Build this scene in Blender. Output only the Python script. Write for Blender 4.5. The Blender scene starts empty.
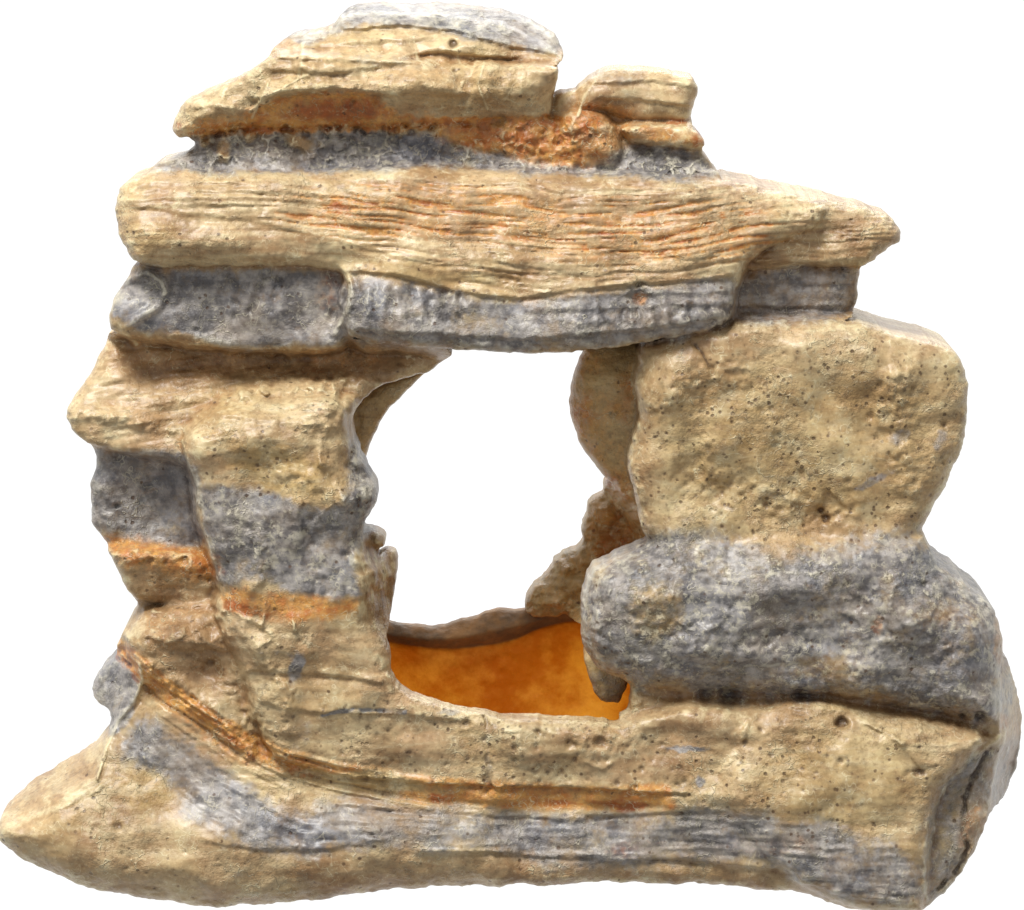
import bpy, math
import numpy as np

# ------------------------------------------------------------------ units
S = 0.0002                 # metres per design unit: the ornament is about 20 cm wide
ELEV = math.radians(7.0)   # the camera looks slightly down
DIST = 5000.0              # camera distance in design units (1 m)
VOX = 1.6

f_ = np.array([0, math.cos(ELEV), -math.sin(ELEV)])
u_ = np.array([0, math.sin(ELEV), math.cos(ELEV)])


def ray_z(px, py, Y, zc=0.0):
    """Point at depth Y that is seen at (px, py)."""
    C = np.array([0, 0, zc]) - DIST * f_
    dy = f_[1] * DIST + (455 - py) * u_[1]
    dz = f_[2] * DIST + (455 - py) * u_[2]
    t = (Y - C[1]) / dy
    return t * (px - 512), C[2] + t * dz


ZC = -ray_z(890, 908, -115)[1]


def at(px, py, Y):
    X, Z = ray_z(px, py, Y, ZC)
    return X + 512, 455 - (Z - ZC)


def project(U, V, Y):
    X = U - 512
    Z = ZC + 455 - V
    Cy, Cz = -DIST * f_[1], ZC - DIST * f_[2]
    dep = (Y - Cy) * f_[1] + (Z - Cz) * f_[2]
    up = (Y - Cy) * u_[1] + (Z - Cz) * u_[2]
    return 512 + DIST * X / dep, 455 - DIST * up / dep


# ------------------------------------------------------------------ camera, light, exposure
sc = bpy.context.scene
cam = bpy.data.cameras.new('camera')
cam_ob = bpy.data.objects.new('camera', cam)
sc.collection.objects.link(cam_ob)
cam.sensor_width = 36
cam.lens = 36 * DIST / 1024
cam.clip_start = 0.02
cam.clip_end = 60
cam_ob.location = (0, -DIST * f_[1] * S, (ZC - DIST * f_[2]) * S)
cam_ob.rotation_euler = (math.pi / 2 - ELEV, 0, 0)
sc.camera = cam_ob

world = bpy.data.worlds.new('World')
sc.world = world
world.use_nodes = True
bg = world.node_tree.nodes['Background']
bg.inputs['Color'].default_value = (1.0, 1.0, 1.0, 1)
# world shaped for contrast: white behind the object, dimmed behind the camera
_nt = world.node_tree
_tc = _nt.nodes.new('ShaderNodeTexCoord'); _sx = _nt.nodes.new('ShaderNodeSeparateXYZ'); _mr = _nt.nodes.new('ShaderNodeMapRange')
_nt.links.new(_tc.outputs['Generated'], _sx.inputs[0]); _nt.links.new(_sx.outputs['Y'], _mr.inputs[0])
_mr.interpolation_type = 'SMOOTHSTEP'
_mr.inputs[1].default_value = -0.15; _mr.inputs[2].default_value = 0.55; _mr.inputs[3].default_value = 0.42; _mr.inputs[4].default_value = 1.1
_nt.links.new(_mr.outputs[0], bg.inputs['Strength'])


def area(name, loc, target, size, power, col=(1, 1, 1)):
    l = bpy.data.lights.new(name, 'AREA')
    l.shape = 'RECTANGLE'
    l.size, l.size_y = size
    l.energy = power
    l.color = col
    o = bpy.data.objects.new(name, l)
    sc.collection.objects.link(o)
    o.location = loc
    from mathutils import Vector
    d = Vector(target) - Vector(loc)
    o.rotation_euler = d.to_track_quat('-Z', 'Y').to_euler()
    return o


area('softbox', (-0.34, -0.5, 1.12), (0, 0, 0.09), (0.5, 0.4), 20.0, (1.0, 0.985, 0.96))
area('added_rear_lamp', (0.1, 0.9, 0.75), (0, 0.02, 0.06), (0.7, 0.4), 4.0, (1, 1, 1))  # added unseen lamp behind the ornament, aimed at its back

sc.view_settings.view_transform = 'Standard'
sc.view_settings.look = 'None'
sc.view_settings.exposure = 0.0
sc.view_settings.gamma = 1.0
sc.cycles.max_bounces = 10
sc.cycles.diffuse_bounces = 5
sc.cycles.transmission_bounces = 8
sc.cycles.use_denoising = True

# ------------------------------------------------------------------ noise tools
rng = np.random.RandomState(7)
_perm = rng.permutation(4096).astype(np.int32)
_ang = rng.rand(4096) * 2 * np.pi
_g2 = np.stack([np.cos(_ang), np.sin(_ang)], 1).astype(np.float32)
_r4 = rng.rand(4096).astype(np.float32)
_r5 = rng.rand(4096).astype(np.float32)


def _h(ix, iy, seed=0):
    return _perm[(_perm[(ix + seed * 131) & 4095] + iy) & 4095]


def noise2(x, y, seed=0):
    x = np.asarray(x, np.float32); y = np.asarray(y, np.float32)
    xi = np.floor(x).astype(np.int32); yi = np.floor(y).astype(np.int32)
    fx = x - xi; fy = y - yi
    ux = fx * fx * fx * (fx * (fx * 6 - 15) + 10); uy = fy * fy * fy * (fy * (fy * 6 - 15) + 10)

    def g(a, b):
        v = _g2[_h(xi + a, yi + b, seed)]
        return v[..., 0] * (fx - a) + v[..., 1] * (fy - b)
    n0 = g(0, 0) * (1 - ux) + g(1, 0) * ux
    n1 = g(0, 1) * (1 - ux) + g(1, 1) * ux
    return (n0 * (1 - uy) + n1 * uy) * 1.5


def fbm(x, y, wl, oct=4, seed=0, gain=0.5):
    s = 0; a = 1.0; t = 0
    for i in range(oct):
        s = s + a * noise2(x / wl, y / wl, seed + i * 7); t += a
        a *= gain; wl *= 0.5
    return s / t * 1.3


def ridged(x, y, wl, oct=3, seed=0, gain=0.55):
    s = 0; a = 1.0; t = 0
    for i in range(oct):
        s = s + a * (1 - np.abs(noise2(x / wl, y / wl, seed + i * 11)) * 2.2); t += a
        a *= gain; wl *= 0.5
    return np.clip(s / t, 0, 1)


def worley(x, y, wl, seed=0):
    x = x / wl; y = y / wl
    xi = np.floor(x).astype(np.int32); yi = np.floor(y).astype(np.int32)
    d1 = np.full(x.shape, 9, np.float32); d2 = d1.copy()
    for a in (-1, 0, 1):
        for b in (-1, 0, 1):
            h = _h(xi + a, yi + b, seed)
            d = np.hypot(xi + a + _r4[h] - x, yi + b + _r5[h] - y).astype(np.float32)
            d2 = np.minimum(d2, np.maximum(d, d1)); d1 = np.minimum(d1, d)
    return d1, d2


def ss(a, b, x):
    t = np.clip((x - a) / (b - a), 0, 1)
    return t * t * (3 - 2 * t)


# ------------------------------------------------------------------ 2D maps (object space: U right, V down)
U0, V0 = -16, -20
NU, NV = 1060, 960
UU, VV = np.meshgrid(np.arange(NU) + U0, np.arange(NV) + V0, indexing='ij')
UU = UU.astype(np.float32); VV = VV.astype(np.float32)


def seg_dist(x, y, pts, closed):
    d = np.full(x.shape, 1e9, np.float32)
    n = len(pts)
    inside = np.zeros(x.shape, bool)
    for i in range(n if closed else n - 1):
        ax, ay = pts[i]; bx, by = pts[(i + 1) % n]
        ex, ey = bx - ax, by - ay
        L = ex * ex + ey * ey + 1e-9
        t = np.clip(((x - ax) * ex + (y - ay) * ey) / L, 0, 1)
        d = np.minimum(d, (x - ax - t * ex) ** 2 + (y - ay - t * ey) ** 2)
        if closed:
            c = (ay > y) != (by > y)
            with np.errstate(divide='ignore', invalid='ignore'):
                xx = ax + (y - ay) * ex / (ey if ey != 0 else 1e-9)
            inside ^= c & (x < xx)
    d = np.sqrt(d)
    if closed:
        d = np.where(inside, -d, d)
    return d.astype(np.float32)


def chaikin(pts, n=2):
    """round a traced outline"""
    p = np.array(pts, float)
    for _ in range(n):
        q = np.roll(p, -1, 0)
        p = np.stack([0.78 * p + 0.22 * q, 0.22 * p + 0.78 * q], 1).reshape(-1, 2)
    return [tuple(a) for a in p]


def poly_sd(x, y, pts, pad=60, smooth=1):
    """signed distance to a polygon, exact near it and clamped far away"""
    pts = chaikin(pts, smooth) if smooth else pts
    P = np.array(pts)
    out = np.full(x.shape, float(pad), np.float32)
    m = (x > P[:, 0].min() - pad) & (x < P[:, 0].max() + pad) & (y > P[:, 1].min() - pad) & (y < P[:, 1].max() + pad)
    out[m] = np.minimum(seg_dist(x[m], y[m], pts, True), pad)
    return out


edge_n = fbm(UU, VV, 26, 4, 3) * 3.2 + fbm(UU, VV, 7, 2, 5) * 0.9      # ragged rock outline
edge_s = fbm(UU, VV, 60, 3, 41) * 2.0


class Group:
    def __init__(self):
        self.F = []; self.B = []; self.sil = None; self.part = []

    def add(self, part, pts, y0, R, back, Rb=30, tu=0.0, tv=0.0, c=None, yp=None, rag=1.0, p=2.0, low=5.0, seed=0):
        """one rock mass: outline traced at its own depth, front face y0, rounded over R, back face at `back`"""
        yp = y0 + 0.6 * R if yp is None else yp
        q = [at(a, b, yp) for a, b in pts]
        sd = poly_sd(UU, VV, q, 90) + edge_n * 0.85 * rag
        s = np.clip(-sd, 0, None)
        cx = np.mean([a for a, _ in q]); cy = np.mean([b for _, b in q])
        if c: cx, cy = at(c[0], c[1], y0)
        t = np.clip(1 - s / R, 0, 1)
        F = y0 + R * (1 - (1 - t ** p) ** (1 / p)) + tu * (np.clip(UU, min(a for a, _ in q), max(a for a, _ in q)) - cx) + tv * (np.clip(VV, min(b for _, b in q), max(b for _, b in q)) - cy)
        F = F + low * fbm(UU, VV, 90, 3, 50 + seed) + np.clip(sd, 0, None) * 3.5
        tb = np.clip(1 - s / Rb, 0, 1)
        B = back - Rb * (1 - np.sqrt(1 - tb * tb)) + 5 * fbm(UU, VV, 70, 3, 90 + seed) - np.clip(sd, 0, None) * 2.5
        self.F.append(F.astype(np.float32)); self.B.append(B.astype(np.float32)); self.part.append(part)
        self.sil = sd if self.sil is None else np.minimum(self.sil, sd)

    def done(self, k=None):
        Fs = np.stack(self.F)
        idx = np.argmin(Fs, 0)
        m = Fs.min(0)
        if k is None:
            wide = np.clip(ss(60, 10, np.hypot((UU - 790) / 3.2, VV - 560)) + ss(60, 20, np.hypot((UU - 270) / 1.6, VV - 412)) + ss(45, 10, np.hypot(UU - 815, VV - 215)) + ss(28, 8, np.hypot((UU - 740) / 5, VV - 700)) + .5 * ss(60, 20, np.hypot((UU - 360) / 3, VV - 80)) + ss(50, 20, np.hypot((UU - 770) / 1.6, (VV - 800) / 1.0) / 1.7) + ss(60, 20, np.hypot((UU - 235) / .7, (VV - 700) / 1.3)), 0, 1)
            k = 2.0 + 13.0 * wide
        self.Fm = (m - k * np.log(np.exp(-(Fs - m) / k).sum(0))).astype(np.float32)
        self.Bm = np.max(np.stack(self.B), 0)
        self.pm = np.array(self.part)[idx]
        self.F = self.B = None


CAP, CAP2, NECK, LINTEL, PL, PR, BASE, WALL = range(8)
G1 = Group()
A = G1.add
# --- caps
A(CAP, [(342, 10), (360, 4), (420, 4), (470, 5), (500, 9), (540, 24), (556, 38), (563, 52), (560, 60), (520, 62), (450, 56), (380, 54), (330, 50), (318, 32), (332, 28)], -42, 38, 85, 38, tv=-0.9, yp=0, p=1.7, low=3)
A(CAP, [(270, 58), (276, 45), (292, 34), (330, 28), (342, 12), (420, 12), (500, 20), (560, 52), (559, 66), (500, 72), (420, 70), (340, 70), (300, 78), (262, 70)], -62, 30, 85, 30, tv=-0.5, yp=-30, low=3, seed=1)
A(CAP, [(205, 90), (240, 79), (262, 62), (290, 52), (380, 58), (460, 64), (558, 62), (558, 80), (552, 98), (549, 120), (500, 125), (380, 128), (250, 128), (215, 122)], -78, 16, 85, 30, tv=0.35, yp=-50, low=4, seed=2)
A(CAP, [(172, 133), (172, 122), (184, 103), (205, 90), (235, 80), (262, 78), (268, 92), (256, 112), (250, 128), (215, 134), (184, 140)], -84, 34, 60, 30, yp=-50, low=3, seed=3)
A(CAP, [(255, 108), (262, 84), (300, 74), (380, 72), (450, 76), (470, 96), (400, 98), (340, 92), (292, 97)], -92, 16, 20, 20, low=2, seed=3)
# --- small cap
A(CAP2, [(566, 100), (578, 88), (592, 73), (612, 68), (660, 68), (690, 75), (698, 88), (694, 108), (684, 126), (640, 126), (604, 112), (585, 118), (572, 122)], -62, 22, 50, 25, yp=-30, low=3, seed=4)
A(CAP2, [(548, 128), (548, 102), (556, 92), (578, 89), (592, 98), (590, 124), (570, 138)], -58, 18, 30, 20, low=2, seed=5)
# --- neck stratum
A(NECK, [(182, 134), (196, 146), (178, 158), (152, 165), (136, 182), (230, 184), (420, 184), (560, 184), (728, 186), (715, 168), (700, 150), (704, 140), (690, 128), (640, 122), (560, 118), (300, 122)], -62, 10, 90, 30, tv=-0.55, yp=-50, low=3, seed=6)
A(NECK, [(430, 120), (500, 117), (560, 118), (582, 138), (586, 162), (555, 166), (500, 156), (440, 140)], -66, 10, 30, 20, low=2, seed=6)
A(NECK, [(562, 110), (600, 112), (618, 130), (625, 168), (575, 170), (556, 150)], -74, 16, 30, 20, low=3, seed=7)
A(NECK, [(618, 126), (684, 124), (704, 138), (705, 148), (640, 146)], -78, 10, 30, 20, low=2, seed=8)
# --- lintel
A(LINTEL, [(113, 192), (130, 182), (150, 170), (200, 172), (300, 172), (420, 167), (560, 172), (640, 172), (728, 181), (800, 197), (826, 206), (820, 228), (790, 238), (755, 258), (738, 280), (730, 318), (722, 326), (690, 333), (650, 341), (600, 348), (540, 352), (480, 350), (430, 346), (350, 340), (343, 322), (338, 296), (345, 276), (320, 267), (240, 265), (180, 269), (135, 263), (125, 250), (115, 230)], -128, 30, 125, 40, tv=-0.26, c=(450, 290), yp=-100, low=5, seed=9)
A(LINTEL, [(790, 192), (860, 206), (893, 217), (902, 232), (899, 243), (885, 251), (873, 262), (860, 266), (770, 268), (735, 274), (760, 230)], -92, 26, 60, 30, tv=-0.2, yp=-70, low=3, seed=10)
A(LINTEL, [(137, 258), (118, 290), (108, 318), (110, 334), (200, 345), (280, 352), (352, 346), (372, 300), (365, 262), (200, 255)], -96, 14, 125, 30, tv=-0.12, yp=-80, low=4, seed=11)
A(LINTEL, [(700, 262), (862, 258), (857, 280), (858, 300), (850, 320), (800, 325), (740, 330), (690, 335)], -74, 16, 110, 30, yp=-60, low=3, seed=12)
# --- left pillar
A(PL, [(112, 325), (97, 358), (85, 385), (62, 412), (76, 432), (92, 444), (200, 462), (350, 505), (364, 472), (352, 445), (350, 425), (360, 402), (378, 388), (405, 381), (430, 373), (447, 360), (453, 350), (440, 338), (350, 335), (200, 325)], -84, 16, 125, 40, tv=-0.5, c=(220, 410), yp=-70, low=6, seed=13)
A(PL, [(183, 444), (190, 425), (215, 409), (250, 404), (290, 400), (330, 394), (345, 410), (349, 440), (352, 470), (372, 480), (377, 495), (368, 515), (362, 532), (366, 555), (378, 572), (374, 612), (384, 640), (391, 665), (390, 690), (400, 792), (345, 784), (300, 768), (268, 738), (255, 710), (240, 670), (225, 640), (215, 610), (222, 590), (215, 570), (206, 540), (198, 510), (198, 485), (190, 466)], -138, 30, 60, 20, yp=-108, tu=0.02, p=1.8, low=6, seed=14)
A(PL, [(92, 430), (95, 470), (90, 490), (90, 520), (98, 535), (110, 550), (118, 570), (130, 590), (141, 605), (126, 625), (114, 652), (125, 680), (140, 720), (270, 800), (300, 440)], -70, 18, 125, 40, yp=-60, low=5, seed=15)
A(PL, [(118, 645), (150, 604), (225, 592), (300, 620), (330, 790), (270, 764), (210, 734), (155, 700)], -106, 34, 60, 20, yp=-80, low=6, seed=44, p=1.7)
A(PL, [(340, 398), (356, 402), (350, 428), (357, 450), (368, 470), (377, 495), (368, 520), (340, 520)], -108, 14, 20, 16, yp=-96, low=3, seed=16)
A(PL, [(108, 545), (215, 555), (222, 592), (216, 612), (170, 610), (130, 596), (116, 572)], -88, 12, 40, 20, tv=0.3, low=3, seed=17)
# nubs on the inner side
A(PL, [(355, 528), (376, 529), (386, 536), (386, 546), (378, 552), (372, 600), (350, 600)], -84, 12, -30, 20, low=2, seed=18)
A(PL, [(374, 556), (384, 547), (395, 551), (398, 566), (393, 600), (389, 632), (378, 640), (368, 620), (370, 585)], -66, 14, -20, 14, low=2, seed=19)
A(PL, [(348, 545), (362, 544), (368, 556), (366, 572), (352, 572)], -118, 10, -30, 14, low=2, seed=20)
# --- grey lump and base
A(BASE, [(126, 648), (112, 662), (98, 675), (87, 690), (93, 704), (110, 713), (112, 738), (150, 740), (160, 670)], -88, 26, 60, 20, yp=-60, low=3, seed=21)
A(BASE, [(0, 838), (-1, 818), (16, 803), (26, 790), (50, 776), (78, 760), (106, 740), (112, 715), (138, 690), (142, 655), (175, 650), (240, 680), (300, 740), (400, 770), (520, 790), (540, 830), (520, 882), (430, 882), (350, 890), (290, 898), (240, 902), (190, 900), (130, 893), (80, 880), (35, 862), (12, 848)], -150, 44, 20, 60, tv=-0.30, c=(250, 860), yp=-96, p=1.6, low=5, seed=22)
A(BASE, [(245, 640), (385, 660), (402, 688), (440, 701), (485, 710), (560, 715), (600, 715), (612, 722), (640, 712), (700, 700), (760, 708), (760, 792), (640, 800), (430, 795), (370, 789), (325, 778), (285, 758), (258, 725)], -136, 14, -60, 14, yp=-90, low=5, seed=23)
A(BASE, [(250, 740), (330, 760), (430, 760), (680, 760), (760, 760), (780, 886), (690, 884), (620, 880), (560, 884), (480, 880), (430, 882), (300, 895)], -134, 24, 125, 40, tv=-0.1, yp=-112, low=4, seed=24)
A(BASE, [(618, 724), (622, 700), (650, 680), (740, 676), (800, 676), (880, 690), (985, 716), (1008, 730), (1006, 750), (996, 780), (988, 820), (970, 860), (947, 885), (925, 904), (900, 909), (860, 905), (820, 896), (790, 888), (740, 884), (640, 800)], -124, 34, 125, 40, tv=-0.25, c=(820, 800), yp=-100, p=1.8, low=4, seed=25)
A(BASE, [(716, 776), (725, 740), (752, 716), (775, 706), (800, 702), (832, 705), (862, 712), (930, 722), (992, 738), (958, 768), (938, 800), (925, 905), (900, 909), (860, 905), (820, 896), (760, 850)], -152, 26, -40, 20, tv=-0.15, c=(820, 800), yp=-128, p=1.7, low=4, seed=26)
A(BASE, [(1000, 640), (1012, 680), (1022, 708), (1022, 745), (1015, 775), (1005, 791), (990, 796), (970, 790), (970, 650)], 0, 16, 110, 20, yp=10, low=3, seed=27)
# --- right pillar
A(PR, [(640, 350), (652, 340), (700, 326), (760, 320), (850, 320), (900, 334), (950, 347), (965, 363), (969, 400), (965, 440), (950, 480), (930, 515), (922, 535), (918, 560), (900, 640), (670, 640), (652, 560), (643, 530), (638, 505), (630, 480), (628, 455), (640, 420), (634, 390)], -118, 30, 120, 40, yp=-98, p=1.9, low=5, seed=28, tv=0.03)
A(PR, [(700, 530), (664, 532), (642, 548), (610, 562), (590, 575), (583, 600), (581, 625), (584, 650), (594, 667), (612, 678), (640, 690), (720, 696), (790, 702), (850, 700), (900, 712), (960, 722), (1000, 728), (1003, 700), (1004, 650), (1000, 618), (985, 600), (965, 586), (945, 570), (930, 550), (922, 528)], -142, 58, 120, 40, tv=0.02, yp=-105, p=1.9, low=5, seed=29)
A(BASE, [(630, 655), (1000, 655), (1000, 770), (630, 770)], -104, 8, 60, 10, low=2, seed=40, rag=.3)
A(BASE, [(150, 560), (330, 560), (330, 860), (150, 800)], -70, 8, 60, 10, low=2, seed=40, rag=.3)
A(NECK, [(568, 96), (690, 104), (696, 165), (568, 165)], -46, 8, 30, 10, low=2, seed=41, rag=.3)
A(CAP, [(200, 100), (560, 60), (545, 150), (200, 150)], -56, 8, 30, 10, low=2, seed=41, rag=.3)
G1.done()

G3 = Group()          # masses set further back inside the opening
A = G3.add
A(PR, [(588, 340), (576, 368), (569, 395), (572, 425), (580, 445), (595, 465), (607, 480), (628, 502), (640, 520), (664, 560), (680, 340)], -48, 44, 40, 30, yp=-8, low=4, seed=30)
A(PR, [(580, 650), (592, 690), (602, 703), (624, 704), (640, 640)], -52, 12, -25, 10, low=2, seed=31)
A(PR, [(523, 614), (530, 590), (546, 575), (560, 555), (584, 545), (584, 525), (590, 500), (600, 495), (606, 476), (645, 480), (680, 560), (660, 600), (640, 616), (570, 616), (536, 620)], 56, 18, 125, 20, yp=66, low=5, seed=32, rag=1.6)
A(PL, [(320, 440), (340, 402), (362, 394), (385, 382), (412, 372), (432, 368), (405, 392), (384, 415), (370, 442), (363, 475), (340, 500)], 0, 12, 60, 20, yp=6, low=3, seed=33, rag=0.6)
A(PL, [(330, 520), (360, 535), (372, 600), (384, 640), (330, 640)], 0, 12, 60, 20, yp=6, low=3, seed=33, rag=0.6)
G3.done()

G2 = Group()          # thin back wall of the hollow ornament
A = G2.add
A(WALL, [(190, 600), (300, 570), (372, 600), (381, 622), (400, 628), (440, 628), (465, 622), (490, 612), (525, 612), (560, 602), (600, 590), (700, 580), (850, 600), (860, 860), (190, 860)], 106, 6, 124, 6, yp=112, low=3, seed=34, rag=0.5)
A(WALL, [(300, 600), (372, 600), (381, 622), (400, 628), (440, 628), (465, 622), (490, 612), (525, 612), (560, 602), (600, 590), (640, 590), (640, 620), (600, 622), (570, 623), (540, 630), (510, 644), (460, 651), (420, 649), (380, 643), (340, 640)], 84, 22, 124, 6, yp=90, low=2, seed=35, rag=0.9, p=1.3)
G2.done()

# ------------------------------------------------------------------ relief and paint
PXm, PYm = project(UU, VV, G1.Fm)
PXm = PXm.astype(np.float32); PYm = PYm.astype(np.float32)
X, Y = PXm, PYm
wx = fbm(X, Y, 34, 4, 11) * 7; wy = fbm(X, Y, 34, 4, 12) * 7
brkn = (.35 + .65 * ss(-.35, .25, fbm(X, Y, 13, 3, 15))).astype(np.float32)
wx2 = fbm(X, Y, 9, 3, 13) * 3; wy2 = fbm(X, Y, 9, 3, 14) * 3


def reg(pts, soft=5, warp=1.0):
    sd = poly_sd(X + (wx * .5 + wx2) * warp, Y + (wy * .5 + wy2) * warp, pts, 50)
    return ss(soft * 1.9, -soft * 1.9, sd)


def stroke(pts, w, soft=1.2, warp=0.5):
    pts_ = pts
    P = np.array(pts_); pad = w + 14
    out = np.zeros(X.shape, np.float32)
    m = (X > P[:, 0].min() - pad) & (X < P[:, 0].max() + pad) & (Y > P[:, 1].min() - pad) & (Y < P[:, 1].max() + pad)
    d = seg_dist(X[m] + wx2[m] * warp, Y[m] + wy2[m] * warp, pts_, False)
    out[m] = ss(w + soft, max(w - soft, 0), d) * brkn[m]
    return out


def blob(cx, cy, rx, ry, rot=0.0, warp=1.0, p=0.5):
    c, s = math.cos(rot), math.sin(rot)
    dx = X + wx2 * warp - cx; dy = Y + wy2 * warp - cy
    a = (dx * c + dy * s) / rx; b = (-dx * s + dy * c) / ry
    return ss(1.25, p, np.sqrt(a * a + b * b))


def band(path, off0, off1, soft=3.0, warp=1.0, rag=None):
    """mask of rows between path+off0 and path+off1 (path: y as a function of x)"""
    p = np.array(path, float)
    yc = np.interp(X, p[:, 0], p[:, 1]).astype(np.float32)
    d = Y + (wy * .4 + wy2) * warp - yc
    m = ss(off0 - soft, off0 + soft, d) * ss(off1 + soft, off1 - soft, d)
    m = m * ss(p[0, 0] - 6, p[0, 0] + 6, X + wx2) * ss(p[-1, 0] + 6, p[-1, 0] - 6, X + wx2)
    return m


dF = np.zeros(X.shape, np.float32)      # relief: positive digs in, negative stands out
grey = np.zeros_like(dF); orange = np.zeros_like(dF); rust = np.zeros_like(dF); brown = np.zeros_like(dF)
cream = np.zeros_like(dF); dark = np.zeros_like(dF); speck = np.zeros_like(dF); web = np.zeros_like(dF)
blue = np.zeros_like(dF); yellow = np.zeros_like(dF)


def mx(a, b, k=1.0):
    np.maximum(a, b * k, out=a)


# ---- grey strata
R_neck = reg([(150, 168), (182, 150), (196, 134), (330, 130), (430, 132), (480, 150), (560, 166), (600, 166), (618, 144), (700, 150), (725, 182), (560, 176), (420, 166), (330, 174), (230, 172), (150, 172)], 4)
R_lintL = reg([(137, 262), (180, 272), (240, 268), (335, 270), (352, 290), (352, 346), (280, 350), (240, 352), (200, 338), (108, 326), (118, 290)], 4)
R_lintC = reg([(342, 274), (400, 280), (450, 294), (520, 304), (560, 296), (620, 290), (700, 282), (740, 276), (732, 335), (540, 356), (430, 348), (342, 344)], 5)
R_lintR = reg([(735, 276), (780, 268), (862, 265), (862, 318), (720, 332)], 4)
R_leftG = reg([(85, 446), (130, 452), (155, 446), (200, 458), (200, 490), (200, 520), (210, 545), (150, 545), (120, 536), (80, 530)], 4)
R_slabG = reg([(190, 486), (230, 484), (262, 490), (300, 503), (332, 512), (345, 492), (350, 430), (385, 440), (385, 520), (362, 540), (352, 580), (366, 596), (330, 600), (290, 592), (262, 578), (228, 588), (214, 580), (204, 530)], 4)
R_lump = reg([(128, 655), (110, 662), (80, 690), (100, 715), (112, 740), (130, 720), (139, 695), (140, 668)], 3)
R_footG = reg([(135, 712), (160, 722), (200, 752), (235, 780), (262, 800), (300, 812), (330, 822), (330, 858), (270, 855), (225, 838), (190, 822), (160, 770), (112, 756)], 8, 1.3)
R_baseG = reg([(300, 798), (420, 806), (560, 816), (680, 808), (760, 812), (860, 830), (925, 858), (925, 905), (850, 905), (800, 880), (740, 860), (640, 868), (560, 866), (470, 852), (380, 846), (300, 850)], 9, 1.6)
R_pilG = reg([(630, 545), (660, 530), (720, 536), (790, 552), (850, 540), (925, 530), (1010, 600), (1010, 728), (950, 714), (900, 706), (830, 690), (760, 700), (650, 688), (575, 665), (575, 580)], 10, 2.4)
R_baseR = reg([(930, 790), (960, 765), (990, 745), (1030, 730), (1020, 800), (985, 850), (945, 905), (918, 905), (922, 840)], 5)
for r, k in ((R_neck, .92), (R_lintL, .9), (R_lintC, .86), (R_lintR, .68), (R_leftG, .9), (R_slabG, .9), (R_lump, .95), (R_footG, .85), (R_baseG, .8), (R_pilG, .86), (R_baseR, .55)):
    mx(grey, r, k)
capg = reg([(318, 32), (332, 24), (342, 0), (420, 0), (510, 4), (570, 40), (562, 55), (540, 52), (470, 40), (440, 30), (390, 24), (350, 30), (300, 45)], 4)
mx(grey, capg, .85); mx(grey, blob(298, 36, 34, 7, 0.1), .7); mx(grey, blob(615, 76, 40, 9), .45)
mx(grey, blob(380, 60, 50, 6), .3)
mx(grey, blob(300, 735, 18, 22), .25)
mx(grey, blob(296, 668, 8, 20, 0.3), .8)
mx(grey, blob(686, 750, 26, 4), .8); mx(grey, blob(700, 782, 5, 7), .7)
mx(grey, blob(900, 435, 14, 8, -0.5), .7); mx(grey, blob(872, 482, 26, 5, -0.5), .6); mx(grey, blob(940, 440, 7, 14, 0.4), .7)
mx(grey, stroke([(322, 716), (345, 711), (372, 710), (405, 712)], 2.4), .9); mx(grey, blob(448, 713, 14, 3), .6)
mx(grey, stroke([(262, 650), (290, 655), (300, 672)], 4, 3), .4)
mx(grey, blob(560, 150, 20, 8), .3)
lowgrey = fbm(X, Y, 120, 3, 60)
grey_t = grey.copy()
mx(yellow, blob(660, 615, 40, 40), .7); grey *= 1 - .45 * np.clip(blob(655, 612, 34, 34) + .8 * blob(820, 668, 60, 14) + .7 * blob(930, 610, 26, 20), 0, 1)
mx(cream, stroke([(745, 578), (780, 572), (830, 574)], 2), .8); mx(cream, stroke([(640, 660), (720, 668), (800, 664)], 1.5), .7)
# ---- blue-grey tint in places
mx(blue, blob(425, 146, 52, 18), .8); mx(blue, blob(372, 300, 16, 30), .7); mx(blue, reg([(700, 690), (780, 690), (820, 684), (820, 705), (740, 705)], 6), .9)
mx(blue, blob(240, 300, 20, 22), .4); mx(blue, blob(300, 828, 60, 16, 0.3), .7); mx(blue, blob(640, 690, 60, 8, 0.1), .8)
mx(blue, blob(960, 660, 30, 40), .5); mx(blue, blob(490, 150, 30, 10), .5); mx(blue, blob(700, 615, 60, 26), .35)
mx(blue, blob(690, 300, 50, 20), .35); mx(blue, blob(600, 310, 40, 14), .25)
mx(blue, ss(0.1, 0.6, fbm(X, Y, 50, 3, 61)), .5)
# ---- orange and rust
mx(orange, reg([(242, 127), (254, 108), (292, 97), (340, 92), (380, 99), (396, 112), (440, 120), (380, 126), (320, 124)], 5, 1.5), 1.5)
mx(rust, reg([(285, 118), (292, 104), (340, 98), (376, 102), (380, 121), (330, 122)], 6), 1.0)
mx(orange, band([(195, 122), (255, 124)], -8, 5, 3), .6); mx(rust, blob(177, 130, 6, 10), 1)
mx(orange, band([(186, 130), (300, 127), (420, 124), (560, 122), (600, 126)], -6, 6, 3), 1.2); mx(rust, band([(240, 128), (300, 127), (420, 124), (560, 122)], -2, 5, 3), .6)
mx(orange, reg([(425, 124), (500, 118), (556, 120), (575, 136), (590, 166), (552, 168), (520, 158), (470, 150), (440, 140)], 5), .95)
mx(rust, reg([(455, 124), (520, 122), (545, 128), (540, 148), (490, 148), (465, 140)], 6, 2), .75)
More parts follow.
